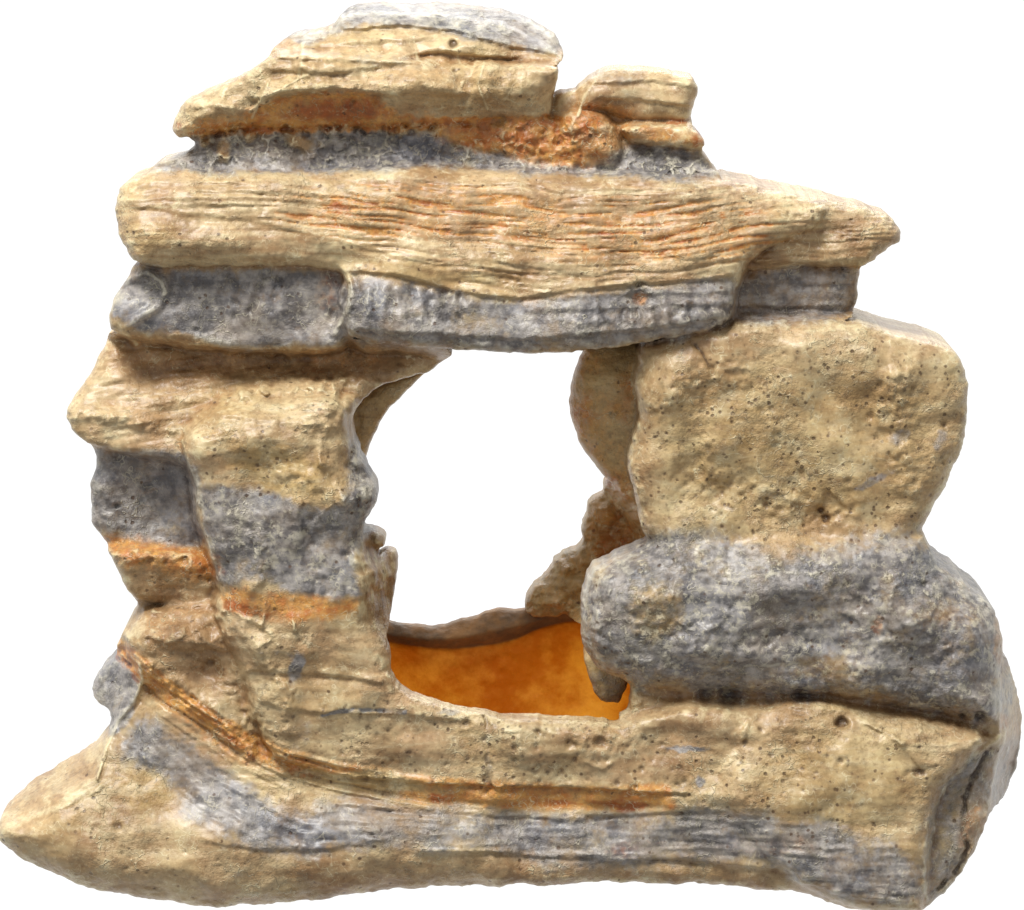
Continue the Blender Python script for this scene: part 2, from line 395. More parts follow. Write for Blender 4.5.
mx(orange, reg([(565, 108), (585, 96), (612, 96), (640, 112), (620, 135), (615, 160), (580, 168), (562, 150)], 6), .55); mx(brown, reg([(555, 100), (612, 92), (640, 112), (620, 165), (570, 168)], 6), .8)
mx(rust, reg([(578, 108), (602, 100), (606, 130), (590, 155), (570, 140)], 7, 2), .6)
mx(orange, band([(618, 132), (660, 134), (704, 142)], -7, 7, 3), .75); mx(rust, blob(698, 140, 9, 9), .8); mx(rust, blob(676, 122, 14, 4), .7)
mx(orange, reg([(95, 534), (130, 538), (165, 545), (212, 548), (224, 580), (200, 582), (160, 572), (120, 566), (100, 548)], 5), .95)
mx(rust, reg([(170, 552), (212, 552), (222, 578), (190, 572)], 6, 2), .5)
mx(orange, reg([(218, 600), (226, 590), (250, 584), (262, 592), (300, 594), (345, 600), (364, 596), (360, 612), (320, 622), (270, 622), (236, 616)], 4), .95)
mx(rust, reg([(218, 606), (226, 596), (245, 604), (275, 612), (262, 622), (240, 616)], 3), .85); mx(rust, band([(270, 616), (355, 606)], -3, 4, 3), .55)
dg = [(112, 648), (140, 672), (170, 697), (205, 722), (245, 748), (290, 768), (340, 782), (400, 792), (470, 798), (560, 802), (672, 800)]
mx(orange, band(dg, -18, 8, 5) * ss(.0, .35, fbm(X * .4, Y * 1.2, 60, 3, 71) + .5), .95); mx(yellow, band(dg, -16, 10, 6), .9)
mx(orange, reg([(140, 672), (175, 690), (215, 718), (250, 750), (262, 772), (235, 766), (190, 732), (150, 700)], 4), .6)
mx(rust, stroke([(215, 728), (240, 748), (262, 765)], 4, 2), .7); mx(rust, blob(437, 799, 9, 6), .9); mx(rust, stroke([(290, 773), (310, 779)], 3, 2), .6)
mx(rust, band([(540, 804), (600, 808), (670, 800)], -8, 8, 4) * ss(0, .3, fbm(X * .6, Y * 1.5, 24, 3, 72)), .8)
mx(orange, band([(480, 800), (600, 802), (676, 800)], -7, 9, 4), .85)
mx(rust, stroke([(117, 660), (128, 668), (138, 678)], 5, 2), .8)
mx(orange, blob(975, 830, 16, 34, 0.3), .45); mx(orange, blob(878, 625, 7, 12), .55); mx(orange, blob(645, 850, 60, 12), .25); mx(orange, blob(770, 845, 70, 14), .22)
mx(orange, blob(640, 300, 9, 7), .7); mx(orange, blob(330, 290, 18, 24), .35); mx(orange, blob(340, 355, 60, 14), .4)
mx(orange, blob(1000, 722, 16, 12), .4); mx(orange, blob(1000, 640, 8, 30), .6)
# lintel rusty grooves
yl = Y - (np.interp(X, [110, 300, 420, 560, 640, 740, 900], [-4, 2, 12, 24, 20, 8, -2])) + fbm(X, Y * .3, 90, 2, 86) * 6
groove = noise2(X / 80 + wx * .01, (yl + wy * .1) / 4.4, 80) * .6 + noise2(X / 40, (yl + wy * .12) / 2.5, 81) * .5 + fbm(X, Y, 10, 2, 82) * .22
R_l = ss(174, 186, Y) * ss(300, 270, Y - np.interp(X, [110, 350, 520, 740, 900], [-20, -6, 14, -12, -40])) * (G1.pm == LINTEL)
gl = ss(-.08, .34, groove) * R_l
fine = ss(130, 300, X) * .8 + .2
fine = fine * (1 - .95 * ss(-8, 14, Y - np.interp(X, [110, 200, 330, 420, 520, 700], [212, 218, 236, 262, 300, 300])))
dF += gl * 2.3 * fine
stk = noise2(X / 170, yl / 4.2, 83) + .5 * noise2(X / 70, yl / 2.2, 84)
mx(cream, R_l * ss(.15, .6, stk), .5); mx(brown, R_l * ss(.0, -.5, stk), .55)
mx(orange, gl * ss(-.1, .3, groove) * fine * np.clip(blob(420, 214, 170, 34) + blob(660, 232, 140, 38), 0, 1), 1.4)
mx(rust, ss(.1, .45, groove) * R_l * fine * np.clip(blob(400, 212, 120, 20) + blob(640, 240, 100, 20), 0, 1), .9)
mx(orange, R_l * np.clip(blob(640, 240, 150, 34) + blob(420, 212, 180, 30), 0, 1), .42)
mx(dark, gl * fine, .3)
# ---- brown (bare resin, worn; under the lintel, painted shade)
mx(brown, reg([(110, 340), (200, 345), (300, 352), (450, 346), (455, 356), (400, 376), (330, 384), (240, 384), (180, 396), (110, 370)], 10, 1.4), .85)  # top of the left pillar: the lintel's shade painted in brown
mx(brown, reg([(120, 570), (215, 584), (225, 640), (240, 690), (200, 700), (150, 660), (135, 610)], 10), .75)
mx(brown, reg([(770, 236), (860, 240), (900, 244), (870, 262), (740, 268)], 6), .45)
mx(brown, R_lintR, .55); mx(brown, R_lintL, .28)
mx(brown, reg([(640, 345), (700, 330), (740, 330), (720, 350), (660, 362), (650, 540), (628, 480)], 7), .5)
mx(brown, reg([(640, 700), (740, 702), (712, 740), (710, 790), (640, 790), (650, 740)], 10), .42)
mx(brown, reg([(300, 862), (480, 856), (760, 866), (860, 900), (480, 890), (300, 905)], 8, 1.3), .5)
mx(brown, blob(700, 700, 90, 12), .3); mx(brown, blob(830, 530, 26, 18), .4); mx(brown, blob(880, 700, 120, 12, .15), .45)
mx(brown, reg([(345, 390), (378, 384), (360, 410), (354, 440), (345, 480), (330, 480)], 8), .3)
mx(brown, reg([(350, 535), (400, 545), (400, 640), (370, 630)], 6), .4)
mx(brown, reg([(0, 826), (130, 850), (300, 870), (300, 900), (120, 895)], 12), .2)
mx(yellow, reg([(640, 380), (760, 360), (940, 370), (950, 470), (920, 530), (660, 530)], 20, 2), .5)
mx(yellow, blob(280, 470, 60, 28, .35), .8); mx(yellow, blob(835, 780, 100, 60), .5); mx(yellow, blob(320, 690, 60, 30), .3); mx(yellow, blob(140, 235, 40, 20), .5)
mx(yellow, blob(430, 275, 90, 14, .12), .6); mx(yellow, blob(450, 85, 90, 25), .4); mx(yellow, blob(150, 790, 40, 26, .4), .6); mx(yellow, blob(945, 830, 16, 50, 0.2), .6)
mx(yellow, blob(345, 603, 24, 5), .6)
mx(yellow, ss(0.0, .6, fbm(X, Y, 90, 3, 66)), .4)

# ---- rough zones: webby crust on the grey rock
crag = np.clip(R_pilG * .8 + R_slabG * .85 + R_neck * .5 + capg * .7 + R_lump * .6 + R_baseG * .6 + R_leftG * .35 + R_lintC * .5 + R_lintL * .3 + R_footG * blob(290, 830, 90, 30), 0, 1)
xx = X + wx2 * 1.3; yy = Y + wy2 * 1.3
d1, d2 = worley(xx, yy, 13, 21); e1 = d2 - d1
d1b, d2b = worley(xx + 40, yy, 6.5, 22); e2 = d2b - d1b
patch = ss(-.25, .35, fbm(X, Y, 40, 3, 23))
patch2 = ss(-.1, .4, fbm(X + 300, Y, 22, 3, 24))
rid = ss(.16, .02, e1) * .65 * patch + ss(.22, .04, e2) * .5 * patch2
dF -= crag * (rid * 1.0 + (fbm(X, Y, 16, 3, 25)) * 1.5)
dF += crag * ss(.35, .1, d1b) * patch * .8
mx(cream, crag * rid, .6)
mx(web, np.clip(R_pilG * .85 + R_slabG * .7 + R_neck * .6 + capg * .5 + R_lintC * .35 + R_baseG * .3 + R_lump * .3 + .15, 0, 1) * (.35 + .65 * np.maximum(patch, patch2)), 1.0)
mx(dark, crag * ss(.34, .08, d1b) * patch2, .55)
# crust fringe hanging under the caps
fr = band([(190, 128), (300, 126), (420, 124), (440, 124)], -3, 12, 3)
dw1, dw2 = worley(X + wx2 * 2.2 + wx * .4, (Y + wy2 * 2.2) * .8 + wy * .3, 12 , 31)
ring = ss(.2, .04, dw2 - dw1)
dF += fr * (ss(.45, .15, dw1) * 5 - ring * 2.5); mx(cream, fr * ring * ss(-.3, .3, fbm(X, Y, 20, 2, 131)), .8); mx(dark, fr * ss(.4, .2, dw1), .5)
fr2 = reg([(440, 122), (556, 120), (600, 130), (612, 160), (540, 160), (450, 140)], 4)
dF += fr2 * (ss(.5, .15, dw1) * 3 - ring * 1.5); mx(cream, fr2 * ring * patch2, .75)
mx(rust, fr2 * ss(.45, .2, dw1), .7)
d3, d4 = worley(X * .8 + wx2 * 2, Y + wy2 * 2, 22, 33)
dF += R_neck * (ss(.6, .1, d3) * 4 - ss(.16, .02, d4 - d3) * 3); mx(cream, R_neck * ss(.13, .02, d4 - d3) * patch, 1.1); mx(dark, R_neck * ss(.45, .1, d3) * patch2, .5)
# pebbles in the neck
for cx, cy, rx, ry, ro in ((297, 141, 17, 8, .3), (224, 150, 8, 16, .1), (250, 137, 7, 7, 0), (204, 140, 7, 8, 0), (600, 150, 14, 10, 0)):
    b = blob(cx, cy, rx, ry, ro, .4, .3); dF -= b * 6; grey *= 1 - b * .9; mx(brown, b, .5)
    mx(dark, np.clip(blob(cx, cy, rx + 4, ry + 4, ro, .4) - b, 0, 1), .5)

# ---- layered ledges on the big cap
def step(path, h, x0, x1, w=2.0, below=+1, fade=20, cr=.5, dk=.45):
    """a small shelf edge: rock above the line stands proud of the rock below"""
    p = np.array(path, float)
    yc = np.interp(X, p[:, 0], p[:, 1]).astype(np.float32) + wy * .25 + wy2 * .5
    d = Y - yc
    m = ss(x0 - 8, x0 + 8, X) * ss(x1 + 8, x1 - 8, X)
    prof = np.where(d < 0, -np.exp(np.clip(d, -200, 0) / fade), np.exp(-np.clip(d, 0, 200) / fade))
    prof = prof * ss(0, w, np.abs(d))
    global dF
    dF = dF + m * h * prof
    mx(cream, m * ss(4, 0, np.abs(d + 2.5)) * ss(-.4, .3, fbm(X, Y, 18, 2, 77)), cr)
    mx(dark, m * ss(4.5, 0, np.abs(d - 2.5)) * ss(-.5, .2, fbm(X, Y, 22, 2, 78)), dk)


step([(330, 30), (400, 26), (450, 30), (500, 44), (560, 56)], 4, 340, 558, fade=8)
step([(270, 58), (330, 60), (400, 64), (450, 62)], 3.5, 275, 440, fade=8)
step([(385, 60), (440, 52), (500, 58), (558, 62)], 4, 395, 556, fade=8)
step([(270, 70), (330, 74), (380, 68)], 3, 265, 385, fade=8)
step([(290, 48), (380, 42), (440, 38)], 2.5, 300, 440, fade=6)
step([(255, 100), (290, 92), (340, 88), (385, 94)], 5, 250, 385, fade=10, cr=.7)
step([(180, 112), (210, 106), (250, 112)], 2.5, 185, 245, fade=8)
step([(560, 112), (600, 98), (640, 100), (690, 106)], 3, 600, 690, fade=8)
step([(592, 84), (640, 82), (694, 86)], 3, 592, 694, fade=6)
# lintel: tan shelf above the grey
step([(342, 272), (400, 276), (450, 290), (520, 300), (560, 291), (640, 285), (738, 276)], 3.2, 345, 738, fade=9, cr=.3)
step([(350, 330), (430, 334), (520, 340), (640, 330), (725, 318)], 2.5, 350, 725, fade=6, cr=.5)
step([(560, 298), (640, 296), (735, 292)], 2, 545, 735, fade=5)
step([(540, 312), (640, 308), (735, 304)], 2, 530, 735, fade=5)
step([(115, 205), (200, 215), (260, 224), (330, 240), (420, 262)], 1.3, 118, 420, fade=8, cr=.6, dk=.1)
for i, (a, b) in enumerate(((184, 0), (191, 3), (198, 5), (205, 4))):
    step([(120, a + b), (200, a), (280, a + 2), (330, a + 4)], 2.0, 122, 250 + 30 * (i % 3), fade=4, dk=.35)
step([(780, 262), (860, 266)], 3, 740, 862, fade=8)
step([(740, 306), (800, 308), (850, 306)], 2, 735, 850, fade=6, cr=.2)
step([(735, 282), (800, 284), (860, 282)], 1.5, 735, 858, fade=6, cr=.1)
# vertical ribs in the grey lintel
for x0, x1, y0, y1, n in ((350, 470, 284, 322, 7), (595, 735, 300, 326, 8)):
    ph = (X - x0) / (x1 - x0) * n + wx2 * .1 + wx * .04
    m = ss(x0 - 4, x0 + 4, X) * ss(x1 + 4, x1 - 4, X) * ss(y0 - 3, y0 + 4, Y + wy2 - (X - x0) * .04) * ss(y1 + 4, y1 - 2, Y + wy2)
    r = (.5 + .5 * np.cos(ph * 2 * np.pi)) * (0.55 + .45 * noise2(X / 16, Y * 0, 91))
    dF -= m * (r * 6 - 2.5); mx(cream, m * ss(.55, .9, r), .65); mx(dark, m * ss(.35, .1, r), .5)
for pts, w in (([(262, 276), (256, 300), (250, 312)], 4), ([(280, 278), (276, 296), (272, 310)], 3), ([(232, 276), (236, 300), (236, 320)], 5), ([(345, 288), (338, 305), (334, 318)], 6)):
    m = stroke(pts, w, 3); dF += m * 4; mx(dark, m, .4)
for pts, w in (([(345, 272), (350, 285), (350, 302), (342, 320), (335, 332)], 2.2), ([(142, 268), (160, 280), (166, 292), (158, 306), (138, 318), (124, 330), (136, 344)], 2.2), ([(120, 282), (138, 276), (146, 270)], 2.5)):
    _d = seg_dist(X, Y, pts, False) + wx2 * .3; dF -= ss(w + 6, 0, _d) * 4.5; mx(cream, ss(w + 1, w - 1, _d) * brkn, .9); mx(dark, ss(w + 9, w + 3, _d) * ss(w, w + 3, _d) * (grey > .3), .4)
mx(dark, blob(640, 284, 8, 4), .8); dF += blob(640, 299, 12, 9) * 5; dF += blob(640, 284, 7, 4) * 4
mx(dark, stroke([(857, 292), (850, 306), (838, 314)], 3, 2), .8)
mx(dark, stroke([(690, 338), (702, 352), (714, 374)], 1.6, 1), .85); dF += stroke([(690, 338), (702, 352), (714, 374)], 2) * 3
# ---- left pillar folds
for pts, w, h in (([(240, 392), (280, 388), (330, 382), (345, 378)], 4, 6), ([(330, 384), (336, 396), (342, 412)], 4, 5), ([(160, 402), (200, 396), (250, 394)], 5, 3), ([(66, 414), (110, 416), (150, 424), (182, 430)], 6, 4),
                  ([(200, 412), (250, 418), (300, 424), (340, 428)], 3, 3), ([(345, 385), (330, 410), (322, 440), (320, 462)], 4, 4), ([(372, 372), (350, 392), (342, 420)], 4, 4), ([(420, 360), (395, 372), (374, 386)], 4, 3),
                  ([(320, 462), (340, 475), (346, 500)], 5, 4), ([(100, 340), (130, 360), (150, 350)], 5, 3)):
    m = stroke(pts, w, w * .9, 1); dF -= m * h; mx(cream, stroke(pts, w * .4, w * .6, 1) * ss(-.4, .4, fbm(X, Y, 12, 2, 79)), .4)
aniso = noise2((X * .95 - Y * .2) / 60, (Y + X * .18) / 5, 95) * .6 + noise2(X / 30, (Y + X * .1) / 2.6, 96) * .4
R_fold = reg([(80, 350), (200, 345), (340, 370), (345, 440), (260, 430), (200, 450), (90, 440)], 14)
dF += R_fold * aniso * 2.6; mx(dark, R_fold * ss(.25, .7, aniso), .3)
for cx, cy, rx, ry in ((358, 558, 9, 13), (387, 568, 8, 17), (378, 541, 8, 6), (362, 600, 10, 22), (366, 490, 9, 14), (356, 462, 7, 10)):
    b = blob(cx, cy, rx, ry, 0, .5, .1); dF -= b * 8; mx(dark, np.clip(blob(cx, cy, rx + 4, ry + 4, 0, .5) - b, 0, 1), .35)
brk = reg([(350, 440), (380, 470), (384, 520), (352, 520), (345, 470)], 4)
st = noise2(X / 5 + Y / 30, Y / 22, 98)
dF += brk * st * 4; mx(cream, brk * ss(.15, .5, st), .85); mx(dark, brk * ss(-.1, -.5, st), .8)
mx(cream, reg([(350, 440), (366, 448), (366, 480), (352, 478)], 3) * ss(-.2, .3, st), .8)
brk2 = reg([(340, 540), (400, 545), (398, 640), (372, 640), (350, 600)], 5)
st2 = noise2(X / 5 - Y / 40, Y / 26, 99)
dF += brk2 * st2 * 2.5; mx(cream, brk2 * ss(.05, .5, st2), .8); mx(dark, brk2 * ss(-.2, -.6, st2), .5)
for pts, w, k in (([(183, 440), (190, 466), (198, 486), (198, 512), (208, 542), (216, 572)], 1.6, .6), ([(266, 600), (264, 618), (258, 628)], 1.8, .9), ([(294, 598), (292, 612), (296, 630)], 1.6, .9), ([(262, 626), (275, 636), (282, 648)], 3, .8),
                  ([(270, 640), (258, 646)], 2, .8), ([(300, 500), (296, 520), (302, 540), (292, 552)], 2, .6), ([(330, 505), (316, 520), (310, 540)], 2, .6), ([(222, 610), (240, 616), (262, 626)], 2, .7),
                  ([(140, 662), (142, 682), (132, 702), (116, 722), (106, 746), (97, 778)], 2.0, .7), ([(5, 826), (30, 818), (60, 806), (97, 790), (110, 780)], 2.6, .6), ([(120, 655), (138, 668), (144, 680)], 1.6, .6),
                  ([(1000, 736), (965, 762), (945, 790), (928, 820), (924, 860), (926, 900)], 2.2, .75), ([(1003, 735), (990, 790), (984, 830), (962, 868)], 1.6, .5), ([(870, 722), (905, 745), (925, 770), (930, 800)], 3, .5),
                  ([(855, 716), (900, 742), (940, 746), (1000, 736)], 2, .45), ([(800, 880), (850, 895), (905, 902)], 2, .4), ([(720, 772), (738, 750), (748, 724)], 2, .5), ([(640, 700), (634, 690), (622, 720)], 3, .5),
                  ([(590, 578), (600, 566), (640, 556)], 4, .6), ([(583, 600), (586, 640)], 2.5, .6), ([(605, 568), (598, 600), (596, 640)], 3, .4), ([(630, 372), (636, 420), (628, 455), (640, 500), (650, 530)], 1.5, .3)):
    m = stroke(pts, w, 1.4, .8); dF -= m * 2.5; mx(cream, m * ss(-.6, .1, fbm(X, Y, 14, 2, 85)), k)
for pts, w, h in (([(150, 640), (190, 630), (222, 640)], 9, 6), ([(150, 668), (185, 690), (215, 720), (250, 750)], 7, 7), ([(225, 612), (262, 650), (284, 690), (290, 730)], 7, 5), ([(200, 650), (235, 690), (262, 735)], 8, -6),
                  ([(120, 600), (160, 612), (214, 618)], 5, 4), ([(98, 480), (110, 500), (112, 530)], 7, 5), ([(150, 470), (148, 500), (156, 530)], 9, -4), ([(270, 470), (310, 480), (345, 500)], 9, 5), ([(250, 520), (262, 560), (252, 585)], 8, 4), ([(310, 520), (306, 560), (320, 590)], 9, -4),
                  ([(700, 470), (760, 500), (840, 510)], 18, -5), ([(660, 400), (690, 380), (740, 374)], 16, 5), ([(900, 380), (890, 430), (906, 480)], 14, 5), ([(640, 620), (720, 640), (800, 630)], 18, 5), ([(850, 600), (880, 640), (950, 650)], 16, -5), ([(640, 660), (720, 676), (820, 672)], 10, -5),
                  ([(300, 64), (320, 80), (318, 96)], 6, 4), ([(220, 100), (232, 112), (228, 124)], 7, 4)):
    m = stroke(pts, w, w * .9, 1.5); dF -= m * h
for cx, cy, rx, ry, h, ro in ((645, 600, 50, 34, -10, 0), (760, 640, 70, 22, 8, .1), (910, 612, 52, 36, -9, .3), (790, 592, 60, 18, -6, 0), (865, 655, 50, 16, 6, .2), (700, 655, 60, 16, -5, .1), (965, 650, 30, 40, -6, 0), (720, 560, 50, 12, 5, 0),
                          (270, 366, 80, 14, 14, -.05), (150, 380, 50, 12, 6, -.3), (280, 440, 60, 24, -7, .3), (120, 415, 50, 12, -6, .1), (300, 650, 60, 24, -6, 0), (190, 640, 40, 26, -8, .3), (250, 690, 22, 40, 7, -.4),
                          (200, 240, 80, 20, -7, 0), (520, 262, 120, 20, -7, 0), (330, 255, 60, 12, 5, .2), (640, 210, 100, 16, 5, 0), (760, 430, 60, 60, -5, 0), (900, 400, 26, 70, -5, 0), (690, 430, 20, 70, 4, 0),
                          (470, 92, 80, 18, -7, 0), (310, 66, 34, 14, -6, 0), (350, 80, 30, 10, 5, 0), (220, 108, 34, 12, -6, -.2), (660, 740, 50, 24, 7, 0), (830, 780, 90, 50, -9, 0), (160, 790, 60, 26, 5, .4), (560, 750, 70, 22, -5, 0), (400, 745, 60, 20, -5, 0)):
    dF += blob(cx, cy, rx, ry, ro, 1.5, -.2) * h
for pts, w, h in (([(236, 396), (285, 389), (345, 380)], 7, 8), ([(640, 566), (610, 580), (596, 606), (600, 640)], 6, 6), ([(600, 655), (700, 676), (820, 678), (900, 690), (996, 706)], 8, 5)):
    dF -= stroke(pts, w, w * .9, 1.5) * h
# ---- base
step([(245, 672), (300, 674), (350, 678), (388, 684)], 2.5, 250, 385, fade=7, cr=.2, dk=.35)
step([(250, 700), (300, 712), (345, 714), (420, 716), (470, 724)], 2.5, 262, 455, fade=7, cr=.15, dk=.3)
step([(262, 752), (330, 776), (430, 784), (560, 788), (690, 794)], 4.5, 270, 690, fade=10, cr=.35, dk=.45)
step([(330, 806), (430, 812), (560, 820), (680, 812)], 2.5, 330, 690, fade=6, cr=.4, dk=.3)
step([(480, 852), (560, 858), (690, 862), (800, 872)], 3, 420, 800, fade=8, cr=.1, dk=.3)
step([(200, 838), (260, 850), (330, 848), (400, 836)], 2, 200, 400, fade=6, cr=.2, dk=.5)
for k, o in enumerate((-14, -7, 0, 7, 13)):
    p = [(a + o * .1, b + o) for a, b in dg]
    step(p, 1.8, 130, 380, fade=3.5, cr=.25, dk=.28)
_s = Y - np.interp(X, [a for a, _ in dg], [b for _, b in dg]) + wy * .25
_dm = ss(-26, -12, _s) * ss(34, 20, _s) * ss(118, 150, X) * ss(500, 380, X)
_sl = np.where(X < 290, 7.0, 4.6)
_ln = noise2(X / 160, _s / _sl, 141) + .5 * noise2(X / 80, _s / 3, 142)
dF += _dm * _ln * 3.2; mx(dark, _dm * ss(.15, .6, _ln), .5); mx(cream, _dm * ss(.15, .6, -_ln), .6)
gb = noise2((X + Y * .3) / 60, (Y - np.interp(X, [100, 200, 300, 430, 700, 900], [700, 780, 830, 835, 835, 850])) / 5, 101) + .5 * noise2(X / 30, Y / 3, 102)
R_st = np.clip(R_baseG + R_footG * .7 + reg([(120, 655), (160, 680), (262, 768), (300, 800), (240, 790), (160, 740)], 5), 0, 1)
dF += R_st * gb * 1.8; mx(dark, R_st * ss(.25, .8, gb), .5); mx(cream, R_st * ss(-.35, -.8, gb), .5)
ck = stroke([(486, 708), (488, 730), (486, 748), (490, 765), (486, 792)], 3, 2.5, 1.2); dF += ck * 5; mx(dark, ck, .35); mx(grey, ck, .5)
mx(dark, blob(488, 772, 8, 10), .5); mx(dark, stroke([(484, 708), (485, 722)], 1.5), .5)
for pts, w, h, k in (([(990, 748), (975, 775), (966, 800), (964, 830), (968, 850), (958, 872), (938, 890)], 2.6, 5, .85), ([(120, 662), (130, 666)], 2.5, 3, .7), ([(905, 774), (925, 772), (935, 766)], 2.5, 3, .8),
                     ([(325, 716), (350, 710), (400, 711)], 2, 2.5, .3), ([(640, 860), (680, 862), (700, 868)], 1.5, 2, .6), ([(790, 712), (860, 716), (960, 730), (985, 732)], 4, 3, .3),
                     ([(640, 690), (700, 700), (760, 702), (830, 696)], 5, 4, .35), ([(100, 600), (150, 606), (215, 610)], 3, 3, .3), ([(208, 580), (190, 588), (140, 590)], 3, 2, .25)):
    m = stroke(pts, w, 1.6, .8); dF += m * h; mx(dark, m, k)
# grey lower-right facet, foot facet
dF += reg([(935, 800), (1000, 740), (1010, 760), (990, 830), (945, 900), (926, 904)], 6) * 6
_rx = np.interp(Y, [640, 660, 682, 702, 722, 746, 778, 800], [146, 142, 140, 132, 116, 106, 97, 60])
_m = ss(640, 660, Y) * ss(830, 800, Y)
dF += _m * (np.sqrt(np.clip(_rx - X, 0, 80) ** 2 + 36) - 6) * .95
dF -= _m * np.exp(-np.abs(_rx - X) / 14) * 5
_ry = np.interp(X, [0, 60, 140, 250, 330, 480], [826, 822, 826, 842, 850, 856])
_m = ss(500, 380, X) * ss(700, 740, Y)
dF += _m * ((np.sqrt((np.clip(_ry - Y, -60, 60)) ** 2 + 400) - 20) * .28 - 6)
_d = seg_dist(X, Y, [(140, 662), (143, 680), (134, 702), (118, 722), (107, 746), (98, 778)], False)
mx(cream, ss(2.6, .6, _d + wx2 * .1), .95); dF -= ss(4, 0, _d) * 2
_d = seg_dist(X, Y, [(98, 780), (60, 806), (30, 818), (5, 826)], False); mx(cream, ss(6, 1, _d + wx2 * .6), .7)
for pts in ([(303, 44), (302, 60), (298, 78)], [(250, 112), (262, 100), (282, 88), (312, 72)], [(270, 80), (262, 98), (252, 118)], [(488, 110), (478, 84), (484, 62)], [(596, 80), (584, 96), (578, 116)], [(342, 268), (352, 284), (350, 306), (338, 326)], [(183, 440), (190, 466), (198, 486), (198, 512), (208, 542), (218, 575)]):
    _d = seg_dist(X, Y, pts, False) + wx2 * .3; mx(cream, ss(2.6, .4, _d), .8); dF -= ss(4, 0, _d) * 1.6
# ---- pits
prng = np.random.RandomState(3)


def pits(n, pts, r0, r1, dep, dk, sq=1.0):
    """small holes scattered inside an outline"""
    global dF
    P = np.array(pts)
    k = 0; tries = 0
    from_path = chaikin(pts, 1)
    while k < n and tries < n * 30:
        tries += 1
        cx = prng.uniform(P[:, 0].min(), P[:, 0].max()); cy = prng.uniform(P[:, 1].min(), P[:, 1].max())
        ins = False
        for i in range(len(from_path)):
            ax, ay = from_path[i]; bx, by = from_path[(i + 1) % len(from_path)]
            if (ay > cy) != (by > cy) and cx < ax + (cy - ay) * (bx - ax) / (by - ay): ins = not ins
        if not ins: continue
        k += 1
        r = r0 + (r1 - r0) * prng.rand() ** 2.2
        i0 = int(cx - U0); j0 = int(cy - V0); w = int(r * 3) + 16
        a0, a1, b0, b1 = max(i0 - w, 0), min(i0 + w, NU), max(j0 - w, 0), min(j0 + w, NV)
        if a1 <= a0 or b1 <= b0: continue
        sx = X[a0:a1, b0:b1] - cx + wx2[a0:a1, b0:b1] * .5; sy = (Y[a0:a1, b0:b1] - cy) * sq + wy2[a0:a1, b0:b1] * .5
        m = ss(1.2, .3, np.hypot(sx, sy) / r)
        dF[a0:a1, b0:b1] += m * dep * .6 * min(r / 3, 1.6)
        dark[a0:a1, b0:b1] = np.maximum(dark[a0:a1, b0:b1], m * dk * (.5 + .5 * prng.rand()))


RP = [(650, 370), (760, 345), (950, 355), (960, 440), (920, 530), (850, 540), (660, 530), (645, 450)]
pits(620, RP, 1.0, 2.6, 2.2, .85); pits(90, [(660, 480), (720, 470), (740, 520), (670, 530)], 1.2, 2.8, 2, .7)
pits(14, RP, 3.5, 6, 3, .5)
pits(150, [(262, 690), (390, 690), (480, 712), (620, 725), (640, 780), (400, 780), (290, 750)], 1.2, 4, 2.2, .7)
pits(110, [(500, 725), (640, 725), (700, 780), (640, 795), (500, 785)], 1.5, 5, 2.5, .65)
pits(120, [(730, 760), (770, 712), (830, 715), (920, 770), (915, 840), (760, 830)], 1.2, 3.8, 2.2, .7)
pits(90, [(190, 430), (300, 410), (345, 450), (330, 500), (220, 485)], 1.2, 3.4, 2, .65)
pits(80, [(90, 400), (200, 380), (340, 400), (200, 440), (100, 430)], 1.2, 3, 2, .55, 1.5)
pits(80, [(340, 190), (700, 190), (860, 215), (850, 235), (740, 265), (560, 290), (420, 270)], 1.2, 3, 2, .6, 1.5)
pits(50, [(760, 205), (880, 222), (880, 245), (780, 235)], 1.2, 3, 2, .6)
pits(60, [(130, 210), (320, 230), (420, 260), (320, 262), (150, 260)], 1.0, 2.4, 1.5, .5, 1.5)
pits(260, [(590, 570), (920, 560), (1000, 620), (1000, 710), (830, 690), (600, 660)], 1.2, 3.4, 2.2, .6)
pits(60, [(100, 545), (215, 560), (222, 585), (130, 580)], 1.5, 4, 3, .6)
pits(60, [(150, 640), (300, 640), (360, 690), (270, 740), (190, 690)], 1.2, 3, 2, .5)
pits(50, [(60, 830), (150, 820), (400, 860), (300, 890), (100, 870)], 1.2, 4, 2, .6, 1.6)
pits(60, [(180, 100), (262, 70), (380, 60), (540, 60), (540, 118), (250, 100)], 1.0, 2.6, 1.5, .5)
pits(40, [(255, 100), (380, 95), (385, 118), (260, 122)], 1.5, 4, 2.5, .4)
for cx, cy, r, dep, dk in ((453, 44, 5.5, 8, .95), (455, 71, 3.5, 4, .7), (471, 108, 3.5, 3, .6), (842, 724, 8, 10, .85), (980, 716, 7, 7, .85), (962, 716, 4, 5, .8), (827, 520, 6, 6, .85), (822, 512, 4, 4, .6), (776, 445, 4, 3, .5),
                           (777, 434, 5, 2, .2), (300, 640, 3, 2, .3), (210, 664, 5, 4, .5), (466, 724, 5, 4, .6), (600, 742, 8, 5, .5), (570, 744, 6, 4, .4), (118, 826, 6, 4, .6), (730, 700, 14, 6, .7), (800, 694, 10, 5, .7), (705, 698, 10, 5, .5),
                           (840, 760, 4, 3, .6), (117, 506, 4, 3, .7), (150, 560, 5, 4, .5), (185, 560, 5, 4, .5), (345, 555, 4, 3, .4), (196, 330, 4, 3, .5), (700, 380, 3, 2, .4)):
    b = blob(cx, cy, r, r * .85, 0, .4, .4); dF += b * dep; mx(dark, b, dk)
mx(brown, blob(842, 722, 18, 14), .5)
